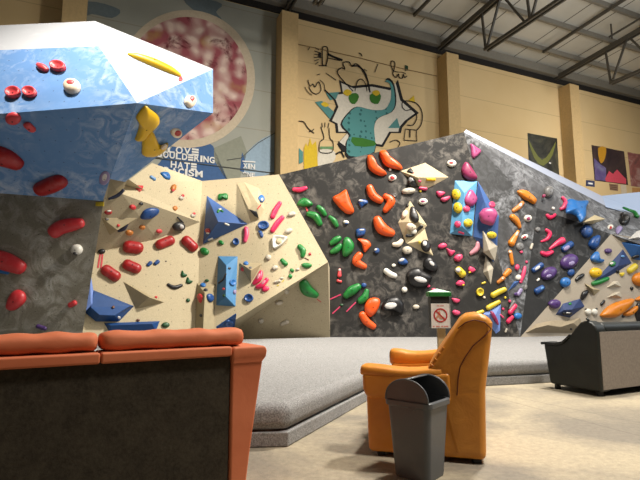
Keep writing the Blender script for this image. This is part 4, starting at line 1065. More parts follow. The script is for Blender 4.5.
OUT('blue chunky hold above the orange boomerangs', 'blue', [(356, 230.2), (360, 228.6), (365.2, 229.2), (364.4, 234.6), (360, 236.6), (356.8, 236.4)], 0.7, patch=[('chalk_or_glint_patch', 'white chalk', 'chalk', 361.6, 230, 2.6, 0.9, 0)])
OUT('orange slipper hold, left of the top pair at the wall edge', 'orange', [(367, 157), (371, 155.4), (374.6, 159.6), (377.4, 165.6), (386, 173), (385.4, 175.4), (378.6, 175.6), (368.8, 169)], 0.6)
OUT('orange slipper hold, right of the top pair at the wall edge', 'orange', [(379.4, 152), (385, 150.6), (388.8, 156), (397.4, 162.4), (402, 167.4), (401, 170), (395.6, 169.4), (385.4, 165.8), (380.8, 158)], 0.6)
S('orange boomerang hold, left of the second pair from the top', 'orange', [(369.4, 187.6, 3.6), (373, 196, 4.2), (380.5, 200.8, 3.4)], 0.8)
S('orange boomerang hold, right of the second pair from the top', 'orange', [(385, 196, 2.6), (391, 201.4, 4.2), (385, 210.6, 2.8)], 0.8)
S('orange bean hold, biggest single one left of the cream pentagon', 'orange', [(377, 219.5, 4.2), (382, 229, 5.8), (392, 233.4, 3.6)], 0.8)
S('green claw hold, upper left piece of the middle green cluster', 'green', [(331, 243.6, 2.2), (336, 240, 3.2), (339.6, 238, 2.4)], 0.8)
S('green claw hold, lower left piece of the middle green cluster', 'green', [(331.4, 252.2, 2.0), (336.6, 249.6, 3.2), (340.4, 245.6, 2.4)], 0.8)
OUT('green claw hold, large right piece of the middle green cluster', 'green', [(343.6, 239.4), (348.7, 237.6), (354, 244.6), (352, 252.4), (345.6, 256.8), (342.2, 253.4)], 0.7)
OUT('orange fang hold above the orange elbow hold', 'orange', [(357.6, 238.9), (367.2, 240), (371, 244.8), (368.6, 248.8), (364.8, 252.4), (363, 248.4), (361, 243)], 0.6)
S('orange elbow hold in the middle left of the charcoal wall', 'orange', [(359.6, 254.8, 3.4), (356, 261.6, 4.0), (364.6, 266.8, 2.8)], 0.8)
E('small blue and white hold right of the orange fang', 'blue', 376.8, 250.8, 2.6, 2.9, 20, 0.8, patch=[('chalk_or_glint_patch', 'white chalk', 'chalk', 375.6, 249.6, 1.5, 1.1, -30)])
S('small salmon and white hold above its red twin', 'salmon', [(339.6, 269.4, 1.3), (339.4, 275.8, 2.1)], 0.8, patch=[('chalk_or_glint_patch', 'white tip', 'chalk', 339.6, 269.8, 1.2, 1.3, 0)])
S('small red hold under the salmon and white one', 'coral', [(337.6, 280.6, 1.3), (341, 281.8, 1.3)], 0.8)
S('white bean hold lying beside the chalk streaks', 'white', [(385.6, 270.6, 2.7), (390, 274, 3.0), (395, 276, 2.6)], 0.8)
S('large glossy green hold of the bottom pair', 'green', [(345.6, 296, 3.0), (351.6, 290.8, 4.6), (358.4, 286.6, 3.4)], 0.8)
S('smaller green curved hold of the bottom pair', 'green', [(360, 301, 3.2), (364.6, 297.4, 3.6), (366.8, 290.6, 2.2)], 0.8)
E('dark blue nub between the two bottom green holds', 'blue', 363.8, 285.2, 2.6, 2.3, 0, 0.8)
TAPE('pink tape line left of the large glossy green hold', 'rose', (330, 299.2), (341, 294.4), 0.6)
TAPE('lowest pink tape line, below the bottom green holds, nearest the wall corner', 'rose', (332.4, 313.6), (340, 306.6), 0.6)
TAPE('pink tape line touching the smaller green hold', 'rose', (346.4, 311.6), (355.8, 302.2), 0.6)
E('tiny dark green nub at the end of the lowest pink tape', 'dgreen', 341.6, 304.8, 1.8, 1.0, 0, 0.8)
OUT('orange egg-shaped hold at the bottom beside the black jug', 'orange', [(368.2, 299.6), (373.6, 297.6), (379, 298.9), (380, 302.8), (378, 309), (374.6, 314), (370, 317), (365.6, 313.6), (364.4, 306)], 0.6)
S('orange elbow hold lowest on the charcoal wall', 'orange', [(362, 314.4, 3.6), (366.6, 321.6, 3.8), (373.6, 326.6, 3.0)], 0.8)
OUT('black jug hold with a white chalked face beside the orange egg', 'black', [(381, 306.6), (385.6, 299.2), (392, 297), (398.6, 297.4), (403.6, 304), (403, 311.6), (400, 314), (393, 310.6), (383, 310.6)], 0.6, patch=[('chalk_or_glint_patch', 'white chalked face', 'chalk', 391, 305.6, 6.6, 3.6, -8)])
E('small white hold right of the chalked black jug', 'greyw', 416, 306.8, 3.4, 2.3, 0, 0.8)
OUT('large black moon hold with a white chalk crescent', 'black', [(406, 275), (410, 269.6), (417.5, 267.6), (422.5, 271), (430.6, 275.6), (431, 280.4), (425, 287), (415, 287.6), (408.7, 283)], 0.6, patch=[('chalk_or_glint_patch', 'white chalk crescent', 'chalk', 420, 279.6, 7.2, 3.2, 14)])
OUT('black hold with chalk above the large black moon', 'black', [(423.2, 263.7), (425, 258.4), (431, 257.5), (436.8, 264.4), (437, 270.4), (431, 272), (424.6, 268.7)], 0.6, patch=[('chalk_or_glint_patch', 'white chalk', 'chalk', 431.6, 263.6, 3.6, 2.0, 45)])
OUT('blue and white cap hold left of the large black moon', 'blue', [(398, 261.4), (401, 258.2), (405, 258.6), (408, 263.2), (403, 264.8), (399.6, 263.6)], 0.8, patch=[('chalk_or_glint_patch', 'white chalk', 'chalk', 401.6, 260, 3.0, 1.6, -20)])
E('white ball hold below the blue and white cap', 'white', 404.4, 289.8, 2.9, 2.9, 0, 0.9)
E('tiny white nub beside the blue and white cap', 'white', 393.6, 265.4, 2.1, 1.7, 0, 0.8)
S('cream kidney hold left of the one under the pentagon', 'cream', [(393.4, 244.6, 1.9), (398.4, 244.2, 2.8), (401.4, 240.8, 2.2)], 0.8)
E('cream oval hold directly under the cream pentagon', 'greyw', 407.2, 250.3, 5.0, 4.0, 5, 0.7)
tw = [('pocket', 'dark red centre', 'plum')]
E('white eye-shaped hold with red centre beside the orange slippers', 'white', 392.3, 178, 4.2, 3.2, -8, 0.6, patch=[('pocket', 'red centre', 'red', 392.4, 177.8, 2.6, 2.1, 0)])
E('white eye-shaped hold with red centre above the pentagon', 'white', 423, 201.6, 4.7, 3.2, -5, 0.6, patch=[('pocket', 'red centre', 'plum', 422.8, 201.4, 2.4, 1.4, 0)])
E('white eye-shaped hold with red centre nearest the wall peak', 'white', 451.5, 163.5, 4.8, 3.6, 0, 0.6, patch=[('pocket', 'red centre', 'red', 451.2, 162.9, 2.3, 1.5, 0)])
E('little white chip hold below the right orange slipper', 'chalk', 390, 169.6, 1.3, 1.5, 0, 0.8)
E('small grey ring hold right of the orange boomerangs', 'grey', 394.6, 195.2, 1.7, 2.0, 0, 0.6, DISH)
# on the kite and pentagon volumes
group('holds on the cream kite and pentagon volumes')
S('black curved hold on the left of the cream kite volume', 'black', [(411.4, 177, 2.6), (411.6, 182.4, 4.2), (415.6, 185.6, 2.0)], 0.8, patch=[('chalk_or_glint_patch', 'grey chalk', 'grey', 410.2, 180, 2.0, 2.8, 0)])
OUT('small black triangle hold at the left tip of the kite', 'black', [(406.6, 171.6), (411, 168.4), (413.6, 173.4), (410, 173)], 0.6)
E('tiny red nub on the dark facet of the kite', 'coral', 412.8, 172.8, 1.3, 1.0, 0, 0.8)
E('white oval hold just under the cream kite volume', 'greyw', 408.4, 191, 6.9, 3.1, -5, 0.7)
S('yellow bar hold on the lower face of the cream kite', 'yellow', [(427, 179.2, 1.4), (434.4, 179.6, 1.5)], 0.8)
S('rose sliver hold on the lower edge of the cream kite', 'rose', [(419.8, 188, 1.4), (426, 188.8, 1.6)], 0.8)
E('faint pink nub on the lower face of the cream kite', 'rose', 419.6, 181.2, 1.6, 1.2, 0, 0.8)
E('tiny yellow nub under the rose sliver hold', 'lemon', 420.4, 191.2, 1.5, 1.0, 0, 0.8)
OUT('large black comma hold on the cream pentagon', 'black', [(410, 208.7), (412, 206.6), (414.6, 208.2), (418.6, 217), (418.4, 221.6), (414.6, 223), (409.8, 217.6)], 0.6, patch=[('chalk_or_glint_patch', 'grey chalk', 'grey', 414, 213, 2.0, 2.6, -20)])
E('cream knob hold on the left of the pentagon', 'cream', 405, 214.4, 2.6, 4.4, 25, 0.7)
E('cream knob hold in the middle of the pentagon', 'cream', 411, 226.6, 5.0, 3.6, 10, 0.7)
S('black wavy hold across the foot of the pentagon', 'black', [(406.4, 235.6, 1.5), (412, 235.6, 1.6), (417.4, 230, 1.5), (421.4, 226.4, 1.8)], 0.8)
E('white blob hold resting on the black wavy hold', 'white', 413.6, 231.6, 3.0, 2.8, -20, 0.8)
E('tiny black nub at the top tip of the pentagon', 'black', 407.4, 205.6, 1.3, 1.8, 20, 0.8)
E('black and white ball hold on the small cream wedge', 'black', 425.4, 246, 4.4, 6.2, -15, 0.7, patch=[('chalk_or_glint_patch', 'white chalk', 'chalk', 424.6, 243.6, 2.0, 2.8, 0)])
E('tiny yellow nub on the small cream wedge', 'lemon', 419.4, 242.4, 1.3, 1.8, 0, 0.8)

# ---- charcoal wall, right part
group('holds on the right half of the charcoal wall')
OUT('rose flake hold, left of the pair beside the aqua box', 'rose', [(436, 192), (440, 191.2), (445, 192.6), (442.6, 195.6), (438.4, 196.8)], 0.8)
OUT('rose flake hold, right of the pair beside the aqua box', 'rose', [(440, 199.4), (444, 197.2), (449.8, 196.2), (448.6, 199.8), (444, 201.8)], 0.8)
OUT('rose chip hold, top of the diagonal of three', 'rose', [(437.6, 246.8), (441.4, 243.2), (446, 243.8), (446.4, 246.8), (441.6, 248.8)], 0.8)
OUT('rose chip hold, middle of the diagonal of three', 'rose', [(446, 248.4), (449.6, 249.6), (455, 251), (452.6, 254.6), (449.6, 255.8)], 0.8)
OUT('rose chip hold, lowest of the diagonal of three', 'rose', [(453.6, 258.6), (456.4, 254.8), (461.4, 254.4), (462.2, 258.6), (458, 261.8)], 0.8)
OUT('rose hold with a yellow tip right of the yellow-white knob', 'rose', [(468, 269), (470.4, 266.4), (475.4, 269.6), (473, 272.4), (469.6, 272.4)], 0.8, patch=[('grip_patch', 'yellow tip', 'lemon', 469.6, 272.4, 1.3, 1.0, 0)])
OUT('rose hold with a yellow tip below the yellow-white knob', 'rose', [(455.6, 284), (459, 280.2), (463.4, 281), (464.4, 284.4), (460, 286)], 0.8, patch=[('grip_patch', 'yellow tip', 'lemon', 463.2, 285, 1.3, 1.0, 0)])
OUT('upper rose lip hold right of the paper sign', 'rose', [(451.6, 298.6), (454.4, 298.2), (459.6, 299.6), (458.4, 302.6), (454.4, 302.4)], 0.8)
OUT('lower rose lip hold right of the paper sign', 'rose', [(452, 312), (455, 309.8), (460, 312), (459, 314.8), (455, 315)], 0.8)
E('small rose hold above the green cap of the sign post', 'rose', 433.6, 289.6, 2.4, 1.5, 0, 0.8)
E('tiny rose nub at the lower tip of the large black moon', 'rose', 428.7, 286.2, 1.6, 1.3, -30, 0.8)
S('yellow and white knob hold in the middle of the right half', 'lemon', [(458, 269.6, 3.4), (462.4, 274.4, 3.6)], 0.8, patch=[('chalk_or_glint_patch', 'white chalk', 'chalk', 458, 270, 2.6, 2.4, 0)])
E('yellow cup hold with white rim left of the yellow pills', 'lemon', 479.6, 292, 3.9, 4.3, 0, 0.6, DISH)
S('tiny yellow chip above the yellow cup', 'lemon', [(482, 283.6, 0.9), (485, 282.4, 1.0)], 0.8)
E('tiny cream chip right below the yellow cup', 'cream', 484.2, 297.4, 1.4, 1.2, 30, 0.8)
S('yellow pill hold, uppermost and longest of the three', 'lemon', [(492.5, 295.3, 2.6), (498.5, 292, 2.5), (504.5, 289.4, 2.3)], 0.8)
S('yellow pill hold, middle one above the blue triangle', 'lemon', [(487.8, 308, 2.4), (493, 305, 2.3), (499, 301.8, 1.8)], 0.8)
S('yellow pill hold, lowest, half behind the armchair top', 'lemon', [(476.6, 313.6, 1.8), (482.6, 311.4, 1.7)], 0.8)
S('pale pink crescent hold left of the pale pointed spike', 'lpink', [(477.6, 243, 1.6), (476.6, 249, 2.6), (470.6, 253.6, 1.6)], 0.8)
OUT('mauve fin hold at the peak of the ridge', 'mauve', [(470.2, 144), (475, 147), (480.6, 151), (478.6, 154.6), (473.4, 158.6), (471.2, 156), (470.6, 150)], 0.6)
OUT('plum half-dome hold above the aqua box', 'plum', [(461.2, 169), (465, 162.2), (469, 165), (473, 171), (477, 177.4), (475, 180), (467.6, 179.6), (462.4, 175)], 0.6)
group('holds on the aqua box and the blue blade')
E('yellow egg hold at the top left of the aqua box', 'lemon', 456.4, 194.5, 4.4, 5.4, -8, 0.6)
E('yellow egg hold second down on the left of the aqua box', 'lemon', 458, 208, 4.4, 5.4, -8, 0.6)
OUT('large mauve teardrop hold on the aqua box', 'mauve', [(470, 189.6), (473.6, 193.6), (476.2, 199), (474, 204.4), (470, 206.6), (465.4, 204), (464.4, 199.6), (466.4, 194)], 0.6)
E('pink knob hold beside the large mauve teardrop', 'rose', 466.2, 209, 3.2, 3.2, 0, 0.7)
E('pink knob hold at the lower left of the aqua box', 'rose', 457.8, 224.4, 3.2, 3.4, 0, 0.7)
E('yellow round hold at the lower right of the aqua box', 'lemon', 467.6, 223, 4.2, 4.2, 0, 0.7)
S('thin pink lip hold on the bottom edge of the aqua box', 'rose', [(459, 231.8, 1.2), (463.4, 233.4, 1.1)], 0.8)
OUT('biggest mauve hold on the blue blade', 'mauve', [(478.7, 215), (481, 211), (484, 208.6), (490, 207.8), (494.4, 209), (497.4, 214), (495.6, 220), (492.4, 225.4), (486, 224.6), (481, 222)], 0.6)
E('small pink nub above the biggest mauve hold', 'rose', 491.6, 205, 2.6, 3.4, -30, 0.7)
E('yellow hold at the lower end of the blue blade', 'lemon', 491.4, 235, 4.7, 3.5, 8, 0.6)
# ---- orange chain on the chalky side panel
group('amber holds in a chain down the chalky side panel')
OUT('long amber fin hold at the top of the amber chain', 'amber', [(516.4, 191.6), (520, 190), (525, 190.4), (530, 193.7), (535.6, 199.2), (535.8, 202), (533.4, 204.4), (529, 201.8), (524, 199.6), (519.6, 196.4)], 0.6)
S('amber hold second in the chain, with a white patch', 'tang', [(522.2, 203, 1.9), (518, 207.6, 2.3), (512.8, 211, 1.7)], 0.8, patch=[('chalk_or_glint_patch', 'white chalk', 'chalk', 520.4, 205, 1.5, 2.2, 30)])
S('amber hold third in the chain, broad and curved', 'amber', [(511.6, 217, 3.0), (516, 221, 3.0), (519.4, 227, 1.8)], 0.8)
S('amber hold fourth in the chain, with a pale upper tip', 'amber', [(518, 231.4, 1.4), (514.6, 237, 2.4), (510.6, 243.6, 3.4)], 0.8, patch=[('chalk_or_glint_patch', 'pale upper tip', 'cream', 516.6, 234, 1.3, 2.6, 25)])
S('amber hold fifth in the chain, slim with pale spots', 'amber', [(509.8, 251.6, 1.9), (510.8, 257, 1.9), (512, 264, 1.7)], 0.8, patch=[('chalk_or_glint_patch', 'pale spot', 'cream', 510, 252, 1.5, 1.3, 0)])
S('amber hold sixth in the chain, stout', 'amber', [(504.4, 275.6, 2.2), (508.6, 271, 2.8)], 0.8)
S('amber hold last at the bottom of the chain', 'tang', [(497.8, 282.4, 1.5), (503.4, 278, 2.0)], 0.8, patch=[('chalk_or_glint_patch', 'pale spot', 'cream', 502.6, 278.6, 1.3, 1.2, 0)])
# ---- chalky side panel, the rest
group('small holds on the chalky side panel')
E('white eye hold with a red pocket, right of the amber chain, upper', 'white', 527.5, 218.4, 3.8, 3.4, 0, 0.7, patch=[('pocket', 'red pocket', 'plum', 528.3, 218.6, 2.1, 1.9, 0)])
E('white eye hold with a red pocket, right of the amber chain, lower', 'white', 524.3, 237, 3.6, 2.5, -25, 0.7, patch=[('pocket', 'red pocket', 'red', 524.5, 237.3, 2.0, 1.3, -25)])
E('round grey hold under the lower white eye', 'grey', 519.6, 246.6, 3.9, 4.2, 0, 0.5)
S('white sliver hold at the edge of the dark triangle', 'greyw', [(532.2, 244, 1.1), (530.6, 248.6, 1.2)], 0.8)
E('tiny red nub under the round grey hold', 'rose', 521, 252, 1.5, 1.5, 0, 0.8)
E('rose knob hold beside the blue spike top', 'rose', 516.8, 267.4, 2.2, 3.0, 10, 0.8)
S('long rose sliver hold leaning along the side panel', 'rose', [(524.8, 267, 1.3), (523, 274, 2.0), (520.8, 280.6, 1.7)], 0.8)
E('tiny rose nub right of the long rose sliver', 'rose', 526.4, 262, 1.2, 1.4, 0, 0.8)
E('white chunk hold on the blue spike top', 'white', 517.8, 277.6, 2.6, 3.0, 30, 0.8)
E('rose base hold under the white chunk', 'rose', 520.6, 281.8, 1.8, 1.5, 0, 0.8)
S('purple and white hold below the blue spike', 'lilac', [(520.6, 290, 1.8), (517.6, 294.6, 1.8)], 0.8, patch=[('grip_patch', 'dark purple base', 'purple', 515.6, 294, 1.8, 1.6, 0)])
E('grey chunk hold at the edge beside the purple and white one', 'grey', 525, 287.6, 1.7, 3.2, 15, 0.8)
S('thin grey spike hold between the rose pills and the chain', 'grey', [(513.8, 301.6, 1.4), (509.6, 308.6, 1.0)], 0.8)
S('rose pill hold, upper of the low pair', 'pink', [(515, 305.8, 2.1), (509.6, 312.6, 2.2)], 0.8)
S('rose pill hold, lower of the low pair', 'pink', [(511.8, 317, 2.0), (507.8, 321.8, 2.0)], 0.8)
E('small blue dome hold beside the low rose pills', 'mblue', 517.4, 316, 3.9, 3.2, 0, 0.7)
S('thin rose strip hold beside the blue triangle', 'rose', [(500.4, 314.8, 0.9), (503, 317.4, 0.9)], 0.8)
E('rose dot hold above the thin rose strip', 'rose', 503, 309, 1.3, 1.4, 0, 0.8)
E('rose dot hold above the upper low rose pill', 'rose', 509.6, 301.2, 1.4, 1.5, 0, 0.8)
OUT('plum wedge hold on the blue triangle behind the armchair', 'plum', [(490, 312.6), (493, 311.6), (497, 318), (498.8, 324.6), (495.6, 323)], 0.6)
E('tiny yellow dot hold under the longest yellow pill', 'lemon', 505.2, 297.6, 1.2, 1.3, 0, 0.8)
S('white speck hold at the foot of the side panel', 'greyw', [(506.6, 329, 0.8), (505.4, 332, 0.8)], 0.8)
# ---- chalky upper band
group('holds on the chalky upper band')
E('chalk-grey ball hold with a red corner on the band', 'grey', 548.2, 191.8, 4.6, 5.8, 15, 0.7, patch=[('grip_patch', 'red corner', 'plum', 543.6, 196, 1.6, 2.0, 30)])
S('pink C-shaped hold left of the big blue hold', 'rose', [(562.2, 197.6, 1.5), (565, 202, 1.9), (563.4, 207.4, 1.8), (560.6, 209, 1.4)], 0.9)
OUT('big blue saddle-shaped hold on the band', 'mblue', [(565.8, 212.6), (566.4, 206), (567.6, 200), (576, 202), (585, 201.6), (587, 203.8), (584.4, 209), (584, 218.4), (580.4, 222.4), (576.6, 216.4), (571, 213.6)], 0.5)
E('small white chip hold under the pink C-shaped hold', 'chalk', 553, 208.4, 1.6, 1.7, 0, 0.8)
E('white eye hold with a red centre far right on the band', 'white', 610, 227.6, 3.0, 2.5, 0, 0.7, patch=[('pocket', 'red centre', 'red', 610.6, 227.8, 1.4, 1.5, 0)])
E('black ball hold with a grey top near the right edge', 'black', 624, 220.8, 5.0, 5.0, 0, 0.8)
E('small black knob stacked above the black ball', 'black', 622.4, 215.2, 2.5, 2.2, 0, 0.8)
OUT('lilac-grey hold under the black ball', 'lilac', [(615.4, 229), (618.6, 226.4), (622, 228.6), (620.6, 232), (617.4, 234.6), (615.6, 232)], 0.7)
S('bright green snake hold on the pale blue wall top', 'green', [(623.6, 208.4, 1.4), (629, 211, 1.8), (634, 213, 2.0), (636.6, 216.8, 1.8)], 0.8)
# ---- dark triangle
group('holds on the dark undercut triangle')
S('pink horseshoe hold at the top of the dark triangle', 'pink', [(546.8, 215.4, 1.6), (549.4, 217.6, 1.8), (553, 216.6, 1.5), (555, 214.6, 1.2)], 0.9)
S('pink hook hold in the left of the dark triangle', 'pink', [(546, 230, 1.5), (549.4, 233.6, 2.0), (547, 239, 1.5), (541, 241.6, 0.8)], 0.9)
S('pink leaf hold with a long pale tail', 'pink', [(562.2, 240.4, 3.0), (557, 243.4, 2.4), (549.4, 249, 0.9)], 0.8)
S('pink low bar hold beneath the pink leaf', 'pink', [(541.4, 253, 1.9), (546, 254.4, 2.2), (552, 252, 1.6)], 0.9)
E('grey disc hold at the left edge of the dark triangle', 'grey', 537.6, 229.5, 2.6, 2.4, 0, 0.6)
S('blue and white slanted hold under the pink leaf', 'blue', [(563, 249.4, 2.8), (570.6, 244, 2.8)], 0.8, patch=[('chalk_or_glint_patch', 'white chalk', 'lilac', 566.6, 248, 3.8, 2.0, -35)])
E('larger purple dish hold on the dark triangle', 'purple', 568.6, 261.6, 9.2, 7.0, -30, 0.5, None, patch=[('chalk_or_glint_patch', 'pale painted highlight', 'lilac', 571, 263.4, 3.6, 2.4, -20)])  # the lilac patch paints in a highlight
E('smaller purple dish hold lower left on the dark triangle', 'purple', 548.4, 273.4, 8.4, 5.8, -30, 0.5, None, patch=[('chalk_or_glint_patch', 'pale painted highlight', 'lilac', 548.6, 276, 3.0, 1.8, -20)])  # lilac patch is a painted highlight, as on the larger dish
S('blue and white hold at the left edge of the dark triangle', 'blue', [(533, 270.4, 2.2), (541, 265, 2.6)], 0.8, patch=[('chalk_or_glint_patch', 'white chalk', 'chalk', 537.4, 268, 3.6, 1.4, -40)])
S('little white chip hold under the smaller purple dish', 'white', [(537.2, 280.6, 1.0), (538.8, 279, 1.0)], 0.8)
S('blue and pale slanted hold lowest on the dark triangle', 'blue', [(536, 291.6, 2.8), (542, 287.6, 2.4)], 0.8, patch=[('chalk_or_glint_patch', 'pale chalk', 'sky', 541.8, 288.4, 2.2, 1.3, -45)])
E('blue knob hold at the lower right edge of the dark triangle', 'mblue', 564.8, 282.4, 5.0, 5.0, 0, 0.7)
E('deep blue hold half hidden above the blue knob', 'blue', 570.6, 272.4, 3.4, 3.8, 20, 0.6)
E('blue dome hold, upper of two below the big saddle hold', 'blue', 586, 231.6, 5.4, 6.2, -15, 0.7)
OUT('blue dome hold, lower of two below the big saddle hold', 'blue', [(589, 241), (592, 237.4), (597, 235.2), (599, 236.6), (598.2, 243), (595.4, 248.6), (590.6, 248.2), (588, 245)], 0.7)
# ---- beige wall
group('holds on the beige wall')
OUT('blue crescent hold at the top left of the beige wall', 'mblue', [(590, 258), (593, 253.6), (596.6, 251.4), (597.2, 256), (600, 259.6), (603.2, 260), (601.4, 262.6), (595, 262.6), (591, 260.6)], 0.7)
E('small purple hold near the top of the beige wall', 'purple', 607.6, 251, 3.4, 2.6, 0, 0.8)
E('round yellow hold beside the large navy triangle', 'yellow', 595, 272.6, 5.8, 4.9, 0, 0.7)
E('green and white dish hold on the large navy triangle', 'green', 612.2, 264, 3.2, 2.6, -20, 0.6, patch=[('chalk_or_glint_patch', 'white chalk', 'chalk', 611.6, 263.4, 2.0, 1.3, -20)])
S('long green hold along the lower edge of the navy triangle', 'green', [(592.4, 283.8, 1.9), (600, 281.6, 2.1), (607.6, 278.6, 1.6)], 0.8)
S('yellow slanted hold at the right corner of the navy triangle', 'lemon', [(628.6, 271, 2.6), (634.4, 266.4, 2.8)], 0.8)
OUT('small yellow triangle hold under the navy triangle', 'lemon', [(619.4, 273.2), (624, 272.6), (622.6, 275.4), (620.8, 276.6)], 0.8)
E('pale sliver hold high on the large navy triangle', 'sky', 622.4, 256.4, 1.8, 1.3, 0, 0.7)
E('small black nub at the lower edge of the navy triangle', 'black', 617.4, 271.6, 1.5, 1.6, 0, 0.8)
S('black slanted hold left of the round yellow hold', 'black', [(576, 280, 1.5), (579.4, 277, 2.0), (583, 274.8, 1.4)], 0.8)
S('black knobbly hold left of the small tan pyramid', 'black', [(581.6, 298.4, 1.8), (583.6, 294.4, 2.6), (586.6, 291.6, 1.8)], 0.8)
S('black slim hold under the small tan pyramid', 'black', [(601, 304.4, 1.3), (603.8, 301, 1.2)], 0.8)
E('black dot hold right of the grey wedges', 'black', 631.4, 288.4, 1.5, 1.8, 0, 0.8)
E('round amber hold cut off by the right picture edge', 'amber', 640, 279.2, 8.5, 7.0, 0, 0.6)
OUT('long amber hold lying above the black sofa', 'amber', [(599.8, 314.4), (606, 307.6), (613, 303.2), (622, 300.2), (630.6, 298.4), (633, 300.2), (628, 307), (616, 316.6), (606, 317.6), (601, 316.8)], 0.5)
OUT('shorter amber hold at the right behind the long amber one', 'amber', [(622.6, 313.8), (629, 309.4), (636.4, 305.6), (637, 309), (631, 315), (626, 316)], 0.6)
OUT('small amber corner hold at the right edge above the short amber hold', 'amber', [(634.6, 300), (640, 295.8), (646, 296), (645, 301)], 0.6)
E('left white ball of the chalky pair above the black sofa', 'white', 587.6, 311.6, 3.0, 3.1, 0, 0.8)
E('right white ball of the chalky pair above the black sofa', 'white', 594, 311.8, 2.8, 3.1, 0, 0.8)
E('tiny black nub left above the white balls', 'black', 585.8, 309.2, 1.2, 1.0, 0, 0.8)
E('tiny black nub right above the white balls', 'black', 596.2, 308.8, 1.2, 1.0, 0, 0.8)
OUT('purple stone-like hold left of the navy pentagon', 'purple', [(547.8, 304), (550.6, 300.4), (555.6, 299.4), (559.4, 301.6), (559.2, 305.6), (555.4, 308.6), (550.6, 307.4)], 0.7)
S('black slot hold on the lower facet of the navy pentagon', 'black', [(563.4, 313.4, 1.6), (570.6, 313.2, 1.5)], 0.7, patch=[('chalk_or_glint_patch', 'white chalk', 'chalk', 568, 312.8, 2.2, 0.6, 0)])
E('tiny green nub on the navy pentagon', 'green', 570, 304, 1.6, 1.2, 0, 0.7)
E('tiny black nub above the tan ledge', 'black', 571, 329, 1.0, 1.1, 0, 0.8)
E('small black nub under the shorter amber hold', 'black', 623, 316.6, 1.4, 1.2, 0, 0.8)
S('long black hanging hold at the right picture edge', 'black', [(638.6, 305, 2.6), (637, 314, 2.4), (639, 323, 1.8)], 0.8)
S('black slit hold on the bright blue boxy volume', 'black', [(632.6, 257.4, 1.3), (637.6, 256, 1.5)], 0.8)
# ================================================================== FURNITURE
def basis(o, ex, ey): 
    ez = Vector((0, 0, 1)); ex = Vector(ex).normalized(); ey = Vector(ey).normalized()
    return lambda x, y, z: Vector(o) + ex * x + ey * y + ez * z

# ---------------- orange leather armchair
lea = leather('orange leather', (206, 130, 40), (218, 144, 52), 0.42, 4.0, 0.22)
leas = flat('dark red piping', (112, 46, 16), 0.6)
Bk = Z(487, 466, 0); Fr = Z(368, 456, 0)
fx = (Fr - Bk).normalized(); fy = Vector((-fx.y, fx.x, 0)); fy = fy if fy.y > 0 else -fy
L_ = basis(Bk, fx, fy); LEN = (Fr - Bk).length; WID = 0.86
chair = empty('armchair', Bk + fx * LEN / 2 + fy * WID / 2, 'orange leather armchair with rolled arms behind the grey bin', 'armchair')
def extr(prof, y0, y1): return MB().prism([L_(x, y0, z) for x, z in prof], fy * (y1 - y0))
# base and seat
extr([(0.03, 0.03), (LEN - 0.06, 0.03), (LEN - 0.06, 0.30), (0.03, 0.30)], 0.16, WID - 0.16).build('base', lea, chair, True, 0.03)
extr([(0.12, 0.30), (LEN - 0.02, 0.30), (LEN - 0.02, 0.44), (0.12, 0.46)], 0.17, WID - 0.17).build('seat', lea, chair, True, 0.05, 5)
# arms: side panel with padded roll on top
for nm, y0, y1 in (('near', 0.0, 0.17), ('far', WID - 0.17, WID)):
    arm = extr([(0.0, 0.025), (LEN + (nm == 'far') * -.1, 0.025), (LEN + 0.01 + (nm == 'far') * -.1, 0.38), (LEN - 0.02 + (nm == 'far') * -.1, 0.44), (LEN - 0.03 + (nm == 'far') * -.1, 0.56), (0.30, 0.58), (0.0, 0.60)], y0 + 0.006, y1 - 0.006).build('armrest', lea, chair, True, 0.035, 4)
    yc = (y0 + y1) / 2; sh_ = 0.0 if nm == 'near' else -0.11
    pts = []; 
    mb = MB(); seg = 16; prof = []
    xs = [0.22, 0.30, 0.42, 0.55, 0.62 + sh_ / 2, LEN + 0.01 + sh_, LEN + 0.045 + sh_, LEN + 0.055 + sh_]
    ry = [0.092, 0.096, 0.098, 0.10, 0.10, 0.10, 0.088, 0.05]
    extr([(0.2, 0.36), (LEN + sh_ + 0.005, 0.375), (LEN + sh_ + 0.03, 0.43), (LEN + sh_ + 0.035, 0.54), (0.2, 0.56)], y0 - 0.012, y1 + 0.012).build('arm_front', lea, arm, True, 0.03, 4)
    zt = [0.60, 0.595, 0.575, 0.575, 0.585, 0.595, 0.59, 0.565]
    zb = [0.52, 0.51, 0.50, 0.50, 0.505, 0.51, 0.515, 0.53]
    if nm == 'far': zt = [z_ + 0.05 for z_ in zt]
    vs = []; fs = []
    for x, r, t_, b_ in zip(xs, ry, zt, zb):
        c = (t_ + b_) / 2; h = (t_ - b_) / 2
        for k in range(seg):
            a = 2 * math.pi * k / seg; ca, sa = math.cos(a), math.sin(a)
            sx = math.copysign(abs(ca) ** 0.6, ca); sy = math.copysign(abs(sa) ** 0.6, sa)
            vs.append(L_(x, yc + r * sx, c + h * sy))
    for i in range(len(xs) - 1):
        for k in range(seg): fs.append((i * seg + k, i * seg + (k + 1) % seg, (i + 1) * seg + (k + 1) % seg, (i + 1) * seg + k))
    fs.append(tuple(range(seg))); fs.append(tuple((len(xs) - 1) * seg + k for k in range(seg)))
    MB().add(vs, fs).build('arm_pad', lea, arm, True, 0, sub=1)
